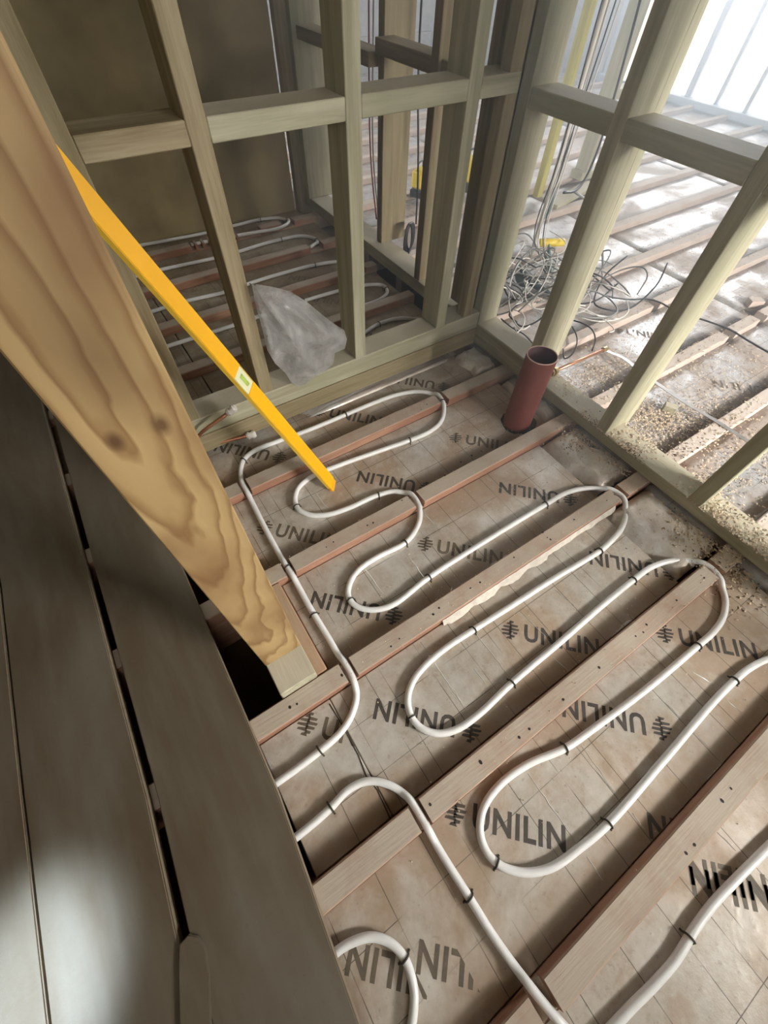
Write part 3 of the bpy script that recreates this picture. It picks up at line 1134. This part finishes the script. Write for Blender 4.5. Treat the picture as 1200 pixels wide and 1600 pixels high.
# ---------------------------------------------------------------- soil pipe
sc_ = at(807, 660, ZI)
bm = bmesh.new()
RO, RI, SEG = 0.0455, 0.042, 48
zt = 0.236
prof = [(RO, -0.15), (RO, zt - 0.002), (RO - 0.0006, zt), (RI + 0.0006, zt), (RI, zt - 0.001), (RI, -0.15)]
rings = [[bm.verts.new((sc_.x + r * math.cos(2 * math.pi * k / SEG), sc_.y + r * math.sin(2 * math.pi * k / SEG), z)) for k in range(SEG)] for r, z in prof]
for a_, b_ in zip(rings, rings[1:]):
    for k in range(SEG):
        bm.faces.new((a_[k], a_[(k + 1) % SEG], b_[(k + 1) % SEG], b_[k]))
me = bpy.data.meshes.new('soil_pipe')
bm.to_mesh(me)
bm.free()
for m in (SOIL, SOIL_RIM, SOIL_IN):
    me.materials.append(m)
for i, p in enumerate(me.polygons):
    q = i // SEG
    p.material_index = 0 if q == 0 else (1 if q in (1, 2, 3) else 2)
    p.use_smooth = q in (0, 4)
soil = link('soil_pipe', me)
tag(soil, 'short open-ended terracotta plastic drain pipe standing upright in the floor', 'drain pipe')
bm = bmesh.new()
bmesh.ops.create_circle(bm, cap_ends=True, segments=24, radius=0.058, matrix=Matrix.Translation((sc_.x + 0.006, sc_.y - 0.006, ZI + 0.0008)))
for v in bm.verts:
    a_ = math.atan2(v.co.y - sc_.y, v.co.x - sc_.x)
    v.co += Vector((math.cos(a_), math.sin(a_), 0)) * random.uniform(-0.004, 0.006)
fin(bm, 'cut_hole_shade', DARKLINE, floor)  # flat dark disc, its colour standing in for shade in the hole round the pipe

# ---------------------------------------------------------------- spirit level
P0 = at(521, 760, ZI)
P1 = Vector((0.0215, 0.80, 0.755))
P1 = P0 + (P1 - P0) * 1.10
ax = (P1 - P0).normalized()
uu = ax.cross(Vector((0, 0, 1))).normalized()
vv = ax.cross(uu)
th = math.radians(155)
wv = uu * math.cos(th) + vv * math.sin(th)
nv = -uu * math.sin(th) + vv * math.cos(th)
LL = (P1 - P0).length
lev = empty('spirit_level', tuple(P0), label='yellow box spirit level leaning across the left side, its foot inside a pipe loop', cat='spirit level')
MB = Matrix(((ax.x, wv.x, nv.x, P0.x), (ax.y, wv.y, nv.y, P0.y), (ax.z, wv.z, nv.z, P0.z), (0, 0, 0, 1)))


def levpart(name, lo, hi, mat, bev=0.001):
    bm = bmesh.new()
    bxv(bm, lo, hi, bev)
    bm.transform(MB)
    o = fin(bm, name, mat)
    o.parent = lev
    o.matrix_parent_inverse = Matrix.Translation(-lev.location)
    return o


WD, TH = 0.039, 0.014
# where along the level the small vial shows
tv = min((k / 400 for k in range(400)), key=lambda k: ((lambda c: (c[0] - 376) ** 2 + (c[1] - 596) ** 2)(
    (lambda q: (600 + F * q[0] / q[2], 800 + F * q[1] / q[2]))([sum(R[r_][c_] * ((P0 + ax * LL * k)[c_] - (H if c_ == 2 else 0)) for c_ in range(3)) for r_ in range(3)])))) * LL
levpart('body', (0.020, -WD / 2, -TH / 2), (tv - 0.024, WD / 2, TH / 2), YELLOW)
levpart('body', (tv + 0.024, -WD / 2, -TH / 2), (LL, WD / 2, TH / 2), YELLOW)
levpart('end_cap', (0.0, -WD / 2 + 0.001, -TH / 2 + 0.001), (0.0205, WD / 2 - 0.001, TH / 2 - 0.001), plain('level_cap', lin(232, 166, 10), 0.5), 0.002)
levpart('vial_block', (tv - 0.0245, -WD / 2 + 0.002, -TH / 2 + 0.001), (tv + 0.0245, WD / 2 - 0.002, TH / 2 - 0.001), VIALB)
for s_ in (-1, 1):
    bm = bmesh.new()
    tube_bm(bm, [MB @ Vector((tv - 0.013, 0, s_ * (TH / 2 - 0.003))), MB @ Vector((tv + 0.013, 0, s_ * (TH / 2 - 0.003)))], 0.0058, 12)
    o = fin(bm, 'vial', VIAL, None, True)
    o.parent = lev
    o.matrix_parent_inverse = Matrix.Translation(-lev.location)
for s_ in (-1, 1):
    levpart('rail_strip', (0.022, s_ * (WD / 2 + 0.0004) - 0.0004, -TH / 2 + 0.002), (LL - 0.01, s_ * (WD / 2 + 0.0004) + 0.0004, TH / 2 - 0.002), YELLOW_E, 0)

# ---------------------------------------------------------------- plastic bag hanging on the stud
def bag():
    outline = [(393, 443), (425, 448), (455, 456), (480, 472), (505, 493), (525, 508), (538, 516), (542, 530), (539, 545), (523, 552), (521, 568), (506, 582), (488, 590), (478, 600), (466, 604), (455, 597), (446, 583), (430, 568), (418, 548), (410, 515), (400, 480)]
    cen = (468, 530)
    root = None
    for layer, (yb, amp, sd) in enumerate(((0.985, 0.030, 1.0), (1.002, 0.014, 4.0))):
        bm = bmesh.new()
        rings = []
        K = 11
        N = 84
        for r_ in range(K + 1):
            s = r_ / K
            ring = []
            for k in range(N):
                f = k / N * len(outline)
                i = int(f)
                fr = f - i
                a_, b_ = outline[i % len(outline)], outline[(i + 1) % len(outline)]
                ox, oy = a_[0] + (b_[0] - a_[0]) * fr, a_[1] + (b_[1] - a_[1]) * fr
                if layer:
                    ox, oy = cen[0] + (ox - cen[0]) * 0.9, cen[1] + (oy - cen[1]) * 0.93
                x, y = cen[0] + (ox - cen[0]) * s, cen[1] + (oy - cen[1]) * s
                # radiating folds from the hook at the top left
                dx, dy = x - 393, y - 443
                an = math.atan2(dy, dx)
                rd = math.hypot(dx, dy) / 170
                fold = (abs(math.sin(an * 9 + sd)) - 0.5) * 0.034 * min(1, rd * 1.6) + math.sin(an * 23 + sd * 2 + rd * 5) * 0.006 * rd + math.sin(x * 0.11 - y * 0.05 + sd) * 0.006
                bulge = amp * (1 - s * s) + 0.006 * math.sin(x * 0.09 + sd) * math.cos(y * 0.07)
                p = aty(x, y, yb - bulge + fold * 0.9)
                ring.append(bm.verts.new(p))
                if r_ == 0:
                    break
            rings.append(ring)
        for k in range(N):
            bm.faces.new((rings[0][0], rings[1][k], rings[1][(k + 1) % N]))
        for a_, b_ in zip(rings[1:], rings[2:]):
            for k in range(N):
                bm.faces.new((a_[k], b_[k], b_[(k + 1) % N], a_[(k + 1) % N]))
        if layer == 0:
            root = fin(bm, 'plastic_bag', PLASTBAG, None, True)
            tag(root, 'crumpled clear plastic bag hanging from a stud of the back wall', 'plastic bag')
        else:
            fin(bm, 'back_panel', PLASTBAG, root, True)
    a_ = aty(393, 446, 1.017)
    tube('hook_nail', [a_ + Vector((0, 0.01, 0)), a_ + Vector((0.0, -0.034, 0.004))], 0.0016, STEEL, root)


bag()

# ---------------------------------------------------------------- copper tails
def copper(pts, label, capdir=None, fittings=()):
    root = tube('copper_pipe', catmull(pts, 5), 0.0052, COPPER, seg=10)
    tag(root, label, 'pipe')
    a_, b_ = Vector(pts[-2]), Vector(pts[-1])
    d = (b_ - a_).normalized()
    bm = bmesh.new()
    c = b_
    tube_bm(bm, [c - d * 0.004, c, c + d * 0.0005, c + d * 0.006, c + d * 0.0065, c + d * 0.014, c + d * 0.0145, c + d * 0.022, c + d * 0.0225, c + d * 0.026],
            [0.0085, 0.0085, 0.0115, 0.0115, 0.0095, 0.0095, 0.0118, 0.0118, 0.0098, 0.0085], 14)
    fin(bm, 'cap', WHITEP, root, False)
    return root


copper([(-0.06, 1.000, 0.01), (0.02, 0.995, 0.045), aty(310, 682, 0.985), aty(357, 645, 0.965)], 'copper pipe tail with a white cap lying against the back wall plate')
copper([at(300, 703, 0.012) - Vector((0.05, 0, 0)), at(322, 697, 0.012), at(350, 690, 0.012), at(387, 681, 0.012)], 'copper pipe tail with a white ribbed cap lying above the insulation, lower of the two')
# copper pipe through the right wall with brass nuts
c0, c1 = at(862, 581, 0.055), at(944, 546, 0.020)
c0.z = 0.052
root = tube('copper_pipe', [c0, c0.lerp(c1, 0.5), c1], 0.0062, COPPER, seg=10)
tag(root, 'copper pipe with brass rings crossing the plate behind the terracotta pipe', 'pipe')
d = (c1 - c0).normalized()
for k, (s, r) in enumerate(((0.0, 0.013), (0.012, 0.0155), (0.024, 0.012))):
    bm = bmesh.new()
    tube_bm(bm, [c0 + d * (s - 0.004), c0 + d * (s + 0.004)], r, 14)
    fin(bm, 'ring', BRASS, root)
bm = bmesh.new()
tube_bm(bm, [c1 - d * 0.008, c1 + d * 0.01], 0.010, 12)
fin(bm, 'coupling', BRASS, root)


# galvanised strap along the floor of the bright room
def strap(P, w, label, z, mat=STEEL):
    Q = catmull(P, 5)
    bm = bmesh.new()
    pv = None
    for i, p in enumerate(Q):
        d = (Q[min(i + 1, len(Q) - 1)] - Q[max(i - 1, 0)])
        d.z = 0
        s = d.normalized().cross(Vector((0, 0, 1)))
        v = [bm.verts.new(p - s * w / 2), bm.verts.new(p + s * w / 2), bm.verts.new(p + s * w / 2 + Vector((0, 0, -0.0015))), bm.verts.new(p - s * w / 2 + Vector((0, 0, -0.0015)))]
        if pv:
            for k in range(4):
                bm.faces.new((pv[k], pv[(k + 1) % 4], v[(k + 1) % 4], v[k]))
        else:
            bm.faces.new(v)
        pv = v
    bm.faces.new(pv)
    o = fin(bm, 'metal_strap', mat)
    tag(o, label, 'strap')
    return o


strap([at(x, y, 0.004) for x, y in ((948, 548), (958, 552), (968, 556), (980, 563), (1000, 580), (1020, 594), (1070, 628), (1120, 658), (1172, 691))], 0.016, 'thin bare metal strap running over the joists of the bright room', 0.004)

# wooden offcut
oc = at(1043, 642, ZI)
bm = bmesh.new()
bxv(bm, (-0.014, -0.02, 0), (0.014, 0.02, 0.026), 0.0015)
bm.transform(Matrix.Translation((oc.x, oc.y, ZI)) @ Matrix.Rotation(0.5, 4, 'Z'))
tag(fin(bm, 'wood_offcut', CLS['X']), 'small pale wooden offcut among shavings behind the right wall plate', 'offcut')
oc = at(1175, 478, ZI)
bm = bmesh.new()
bxv(bm, (-0.02, -0.03, 0), (0.02, 0.03, 0.03), 0.0015)
bm.transform(Matrix.Translation((oc.x, oc.y, ZI)) @ Matrix.Rotation(1.0, 4, 'Z'))
tag(fin(bm, 'wood_offcut', JOIST), 'brown wooden offcut near the right edge, beyond the studs', 'offcut')


# ---------------------------------------------------------------- cables
def cable(P, r, mat, label, group=None, name='cable'):
    o = tube(name, catmull(P, 5), r, mat, seg=6)
    tag(o, label, 'cable', group)
    return o


rnd = random.Random(11)
cen = at(832, 462, 0)
for i in range(66):
    a0 = rnd.uniform(0, 2 * math.pi)
    cx = cen.x + max(-0.30, min(0.42, rnd.gauss(0, 0.15)))
    cy = cen.y + max(-0.3, min(0.28, rnd.gauss(0, 0.13)))
    rx, ry = rnd.uniform(0.05, 0.17), rnd.uniform(0.04, 0.13)
    span = rnd.uniform(1.8, 5.2)
    zb = rnd.uniform(0.008, 0.11)
    tilt = rnd.uniform(-0.08, 0.10)
    P = []
    for k in range(7):
        a_ = a0 + span * k / 6
        x, y = cx + rx * math.cos(a_), cy + ry * math.sin(a_)
        x = max(x, 1.262)
        P.append(Vector((x, y, max(0.006, zb + tilt * math.sin(a_ * 1.3) + rnd.uniform(-.004, .004)))))
    k = i % 6
    if k in (0, 3, 4):
        cable(P, 0.0022, CAB_W, 'thin white cable tangled in the heap behind the corner post', 'white cables in the tangled heap')
    elif k in (1, 5):
        cable(P, 0.0030, CAB_G, 'grey cable tangled in the heap behind the corner post', 'grey cables in the tangled heap')
    else:
        cable(P, 0.0034, CAB_K, 'black cable tangled in the heap behind the corner post', 'black cables in the tangled heap')
Z4 = 0.02
cable([at(930, 455, 0.03), at(950, 463, 0.02), at(985, 468, 0.012), at(1010, 467, 0.01), at(1030, 472, 0.012), at(1060, 488, 0.012), at(1100, 500, 0.014), at(1140, 515, 0.01), at(1170, 533, 0.008), at(1210, 556, 0.008)], 0.0035, CAB_K,
      'long dark cable trailing away to the right across the bright room')
cable([at(905, 430, 0.06), at(932, 421, 0.045), at(950, 428, 0.03), at(965, 440, 0.02), at(978, 452, 0.01), at(985, 463, 0.008)], 0.0034, CAB_G, 'grey cable arching over the joists right of the second stud')
cable([at(915, 437, 0.03), at(935, 441, 0.02), at(955, 448, 0.01), at(957, 466, 0.008)], 0.003, CAB_K, 'short black cable hooked beside the notch in the joist')
cable([at(893, 500, 0.02), at(910, 505, 0.03), at(925, 515, 0.03), at(930, 530, 0.02), at(925, 548, 0.01)], 0.0028, CAB_K, 'thin black cable curving down to the copper coupling')
cable([at(894, 510, 0.03), at(901, 525, 0.02), at(900, 542, 0.015), at(890, 557, 0.012), at(882, 560, 0.012), at(880, 545, 0.02)], 0.0028, CAB_K, 'thin black cable hooked like a J right of the terracotta pipe')
cable([at(903, 484, 0.02), at(930, 492, 0.015), at(955, 496, 0.01), at(965, 498, 0.01)], 0.0032, CAB_W, 'pale cable end lying straight on the first joist of the bright room')
cable([at(783, 498, 0.01), at(800, 512, 0.006), at(818, 522, 0.006), at(832, 536, 0.006)], 0.0026, CAB_K, 'thin black cable lying behind the corner plate')
cable([at(875, 413, 0.05), at(845, 413, 0.07), at(822, 403, 0.09), at(803, 425, 0.08), at(795, 460, 0.05), at(800, 495, 0.03), at(815, 515, 0.02), at(833, 505, 0.02)], 0.0028, CAB_W, 'thin white cable in a tall open loop in front of the heap')
# bundle rising beside a yellowish post
bx, by_ = 1.72, 1.33
for i in range(5):
    dx, dy = rnd.uniform(-.035, .035), rnd.uniform(-.03, .03)
    P = [Vector((bx + dx + rnd.uniform(-.05, .05), by_ + dy - 0.08, 0.02)), Vector((bx + dx, by_ + dy, 0.12)), Vector((bx + dx * 0.6 + rnd.uniform(-.02, .02), by_ + dy, 0.4)), Vector((bx + dx, by_ + dy, 0.75)), Vector((bx + dx * 1.3, by_ + dy, 1.2)), Vector((bx + dx, by_, 2.39))]
    if i % 2:
        cable(P, 0.0025, CAB_K, 'black cable in the bundle rising beyond the corner post', 'black cables rising to the ceiling')
    else:
        cable(P, 0.0025, CAB_W, 'white cable in the bundle rising beyond the corner post', 'white cables rising to the ceiling')
tag(tube('conduit', [Vector((1.80, 1.41, -0.02)), Vector((1.80, 1.41, 2.399))], 0.009, WHITEP, seg=14), 'upright white plastic conduit beside the bundle of rising cables', 'conduit')
cable([Vector((1.75, 1.30, 0.30)), Vector((1.85, 1.32, 0.285)), Vector((1.95, 1.36, 0.31)), Vector((2.05, 1.42, 0.42)), Vector((2.06, 1.45, 0.65)), Vector((1.98, 1.42, 0.86))], 0.005, CAB_K, 'dark cable looping up to the right behind the rail')
cable([Vector((1.84, 1.32, 0.285)), Vector((1.95, 1.28, 0.22)), Vector((2.0, 1.20, 0.10)), Vector((1.99, 1.13, 0.01))], 0.005, CAB_G, 'grey cable dropping from the loop to the floor')


def sheath(a_, b_, w, label):
    a_, b_ = Vector(a_), Vector(b_)
    n = 14
    P = [a_.lerp(b_, i / n) + Vector((0, 0, -0.02 * math.sin(math.pi * i / n))) for i in range(n + 1)]
    r = [w * (0.15 + math.sin(math.pi * (i + 0.2) / (n + 0.4)) ** 0.7) for i in range(n + 1)]
    bm = bmesh.new()
    tube_bm(bm, P, r, 8)
    o = fin(bm, 'cable_bundle', CAB_B, None, True)
    tag(o, label, 'cable bundle')


sheath(at(868, 292, 0.22), at(846, 345, 0.10), 0.016, 'slim grey-green cable bundle slanting down beside the white conduit')
sheath(at(858, 382, 0.08), at(862, 432, 0.03), 0.015, 'dark grey-green cable bundle standing upright right of the heap')
sheath(at(808, 412, 0.06), at(862, 458, 0.03), 0.013, 'thick grey-green cable bundle lying diagonally over the heap')
sheath(at(806, 428, 0.03), at(838, 436, 0.03), 0.022, 'short fat dark green cable bundle under the heap')
# coil of black cable at the foot of the divider post
cc = at(643, 374, 0.07)
for i in range(4):
    P = []
    for k in range(15):
        a_ = 2 * math.pi * k / 14
        P.append(cc + Vector((0.03 * math.cos(a_) + 0.012 * i - 0.02, 0.012 * math.cos(a_) + 0.01 * i, 0.068 * math.sin(a_) * (1 - 0.06 * i))))
    cable(P, 0.0045, CAB_K, 'coiled black cable hanging low between the posts left of the corner', 'turns of the black coil')
cable([cc + Vector((0.02, 0, 0.06)), cc + Vector((0.01, 0, 0.25)), cc + Vector((-0.01, 0.02, 0.6)), cc + Vector((0.0, 0.02, 1.2)), cc + Vector((0, 0.02, 2.2))], 0.004, CAB_K, 'black cable dropping straight down to the coil')
for dx, mt, nm in ((0, CAB_R, 'dark red'), (0.014, CAB_G, 'grey')):
    cable([Vector((1.30 + dx, 2.02, 0.05)), Vector((1.285 + dx, 2.05, 0.3)), Vector((1.28 + dx * 1.5, 2.05, 0.8)), Vector((1.30 + dx, 2.05, 2.3))], 0.0035, mt, nm + ' cable hanging in the narrow gap right of the second back wall stud')
cable([Vector((1.38, 2.45, 0.02)), Vector((1.39, 2.46, 0.5)), Vector((1.385, 2.45, 1.2)), Vector((1.38, 2.45, 2.3))], 0.004, CAB_K, 'black cable hanging in the narrow gap left of the second back wall stud')


# yellow-cased site transformers, a yellow post, plank, all beyond the studs
def transformer(x, y, rz, s, label):
    r = empty('site_transformer', (x, y, -0.0), label=label, cat='transformer')
    def p(name, lo, hi, mat, bev=0.006):
        bm = bmesh.new()
        bxv(bm, [v * s for v in lo], [v * s for v in hi], bev)
        o = fin(bm, name, mat)
        o.parent = r
    p('base', (-0.11, -0.09, 0.0), (0.11, 0.09, 0.09), BLK)
    p('case', (-0.10, -0.08, 0.09), (0.10, 0.08, 0.30), YELB, 0.012)
    bm = bmesh.new()
    tube_bm(bm, catmull([(-0.08 * s, 0, 0.29 * s), (-0.07 * s, 0, 0.36 * s), (0.07 * s, 0, 0.36 * s), (0.08 * s, 0, 0.29 * s)], 4), 0.010 * s, 8)
    o = fin(bm, 'handle', BLK, None, True)
    o.parent = r
    r.rotation_euler.z = rz


q = at(655, 312, 0.0)
transformer(q.x + 0.03, q.y + 0.05, 0.5, 0.42, 'yellow and black cased site transformer seen between two posts of the back wall')
q = at(738, 300, 0.0)
transformer(q.x + 0.0, q.y + 0.05, 0.2, 0.5, 'yellow cased site transformer glimpsed in the slit left of the corner post')
q = at(855, 400, 0.0)
bm = bmesh.new()
tube_bm(bm, [(-0.062, 0, 0), (-0.06, 0, 0), (0.06, 0, 0), (0.062, 0, 0)], [0.014, 0.017, 0.017, 0.014], 14)
bm.transform(Matrix.Translation((q.x, q.y, 0.06)) @ Matrix.Rotation(-0.5, 4, 'Z'))
rl = fin(bm, 'tape_roll', YELB, None, True)
tag(rl, 'dull yellow roll lying at the back of the cable heap', 'roll')
bm = bmesh.new()
bxv(bm, (2.33, 1.90, 0.0), (2.372, 1.94, 2.39), 0.002)
tag(fin(bm, 'timber_post', wood('yellowish_timber', lin(196, 190, 110), lin(170, 160, 84), 'Z')), 'slim yellowish upright post beyond the white conduit', 'post')
a_, b_ = at(862, 318, 0.02), at(925, 285, 0.02)
bm = bmesh.new()
Ld = (b_ - a_).length
bxv(bm, (0, -0.04, 0), (Ld, 0.04, 0.02), 0.002)
bm.transform(Matrix.Translation((a_.x, a_.y, 0.001)) @ Matrix.Rotation(math.atan2(b_.y - a_.y, b_.x - a_.x), 4, 'Z'))
tag(fin(bm, 'plank', CLS['X']), 'short pale plank lying across the joists far behind the corner post', 'plank')


# ---------------------------------------------------------------- shavings, chips and dust
def litter(name, mat, spots, label, size=(0.0016, 0.0050), z=ZI, curl=True, seed=1):
    rn = random.Random(seed)
    bm = bmesh.new()
    for (x, y, sx, sy, n) in spots:
        c = at(x, y, z)
        for _ in range(int(n * 1.7)):
            px, py = c.x + rn.gauss(0, sx), c.y + rn.gauss(0, sy)
            if 1.108 < px < 1.21:
                zz = 0.0395 if py < 0.70 else 0.077
            elif any(u - JW - .004 < py < u + .004 for u in JU):
                zz = 0.001
            elif px < 1.108:
                zz = -0.012 if (0.98 < px and -0.05 < py < 0.5) else ZI + 0.001
            else:
                zz = ZI + 0.004
            if px < 1.0 and z == ZI and (px < 0 or py > 1.0):
                continue
            L_, w = rn.uniform(*size), rn.uniform(*size) * 0.55
            a_ = rn.uniform(0, 6.28)
            ca, sa = math.cos(a_), math.sin(a_)
            hz = rn.uniform(0.0005, 0.004) if curl else 0.0008
            v = [bm.verts.new((px + ca * i * L_ - sa * j * w, py + sa * i * L_ + ca * j * w, zz + k * hz)) for i, j, k in ((-1, -1, 0), (-1, 1, 0.3), (0, 1, 1), (0, -1, 0.8), (1, 1, 0.2), (1, -1, 0.4))]
            bm.faces.new((v[0], v[3], v[2], v[1]))
            bm.faces.new((v[3], v[5], v[4], v[2]))
    o = fin(bm, name, mat, floor)
    o['kind'] = 'stuff'


litter('wood_shavings', SHAV, [(905, 690, .035, .03, 260), (960, 725, .03, .03, 160), (1000, 655, .06, .05, 420), (1050, 650, .08, .06, 420), (1100, 770, .05, .04, 180), (930, 590, .12, .06, 420), (1080, 830, .05, .05, 260), (1170, 900, .06, .06, 220), (1120, 640, .1, .05, 200),
                              (1000, 700, .05, .04, 160), (1150, 720, .1, .08, 260), (970, 480, .3, .2, 500), (1130, 420, .4, .3, 600), (1090, 560, .2, .15, 400), (1040, 330, .5, .4, 600), (1140, 860, .04, .06, 120)],
       'pale curled wood shavings scattered along both sides of the right wall plate')
litter('dark_chips', CHIP, [(905, 690, .03, .03, 90), (965, 728, .02, .02, 60), (1040, 660, .08, .06, 110), (950, 590, .12, .07, 120), (1110, 850, .08, .06, 60), (1050, 720, .03, .05, 60), (1100, 450, .5, .4, 200), (850, 480, .15, .15, 90), (1150, 900, .05, .08, 40)],
       'small dark wood chips and grit scattered among the shavings', size=(0.0012, 0.0035), seed=2)
litter('sawdust', SHAV, [(700, 720, .25, .2, 200), (640, 900, .3, .2, 140), (500, 850, .2, .2, 90), (850, 950, .3, .2, 120), (780, 660, .08, .08, 120), (900, 760, .1, .1, 140), (1000, 900, .15, .15, 120), (680, 650, .1, .06, 90), (700, 1250, .3, .2, 70)],
       'fine sawdust crumbs dotted over the insulation in the middle of the floor', size=(0.0006, 0.0022), seed=3)


# ---------------------------------------------------------------- haze volume added to stand in for lens glare from the window
hz = box('glare_haze', (0.45, 0.2, -0.19), (4.93, 4.55, 2.35), None, None, 0)
hm = bpy.data.materials.new('glare_haze')
hm.use_nodes = True
hn = hm.node_tree
hn.nodes.remove(hn.nodes['Principled BSDF'])
vs = hn.nodes.new('ShaderNodeVolumeScatter')
vs.inputs['Color'].default_value = (0.86, 0.94, 1.0, 1)
vs.inputs['Density'].default_value = 0.15
vs.inputs['Anisotropy'].default_value = 0.55
hn.links.new(vs.outputs[0], hn.nodes['Material Output'].inputs['Volume'])
hz.data.materials.append(hm)
hz['kind'] = 'stuff'
hz['label'] = 'faint bluish haze added for the lens glare round the window'
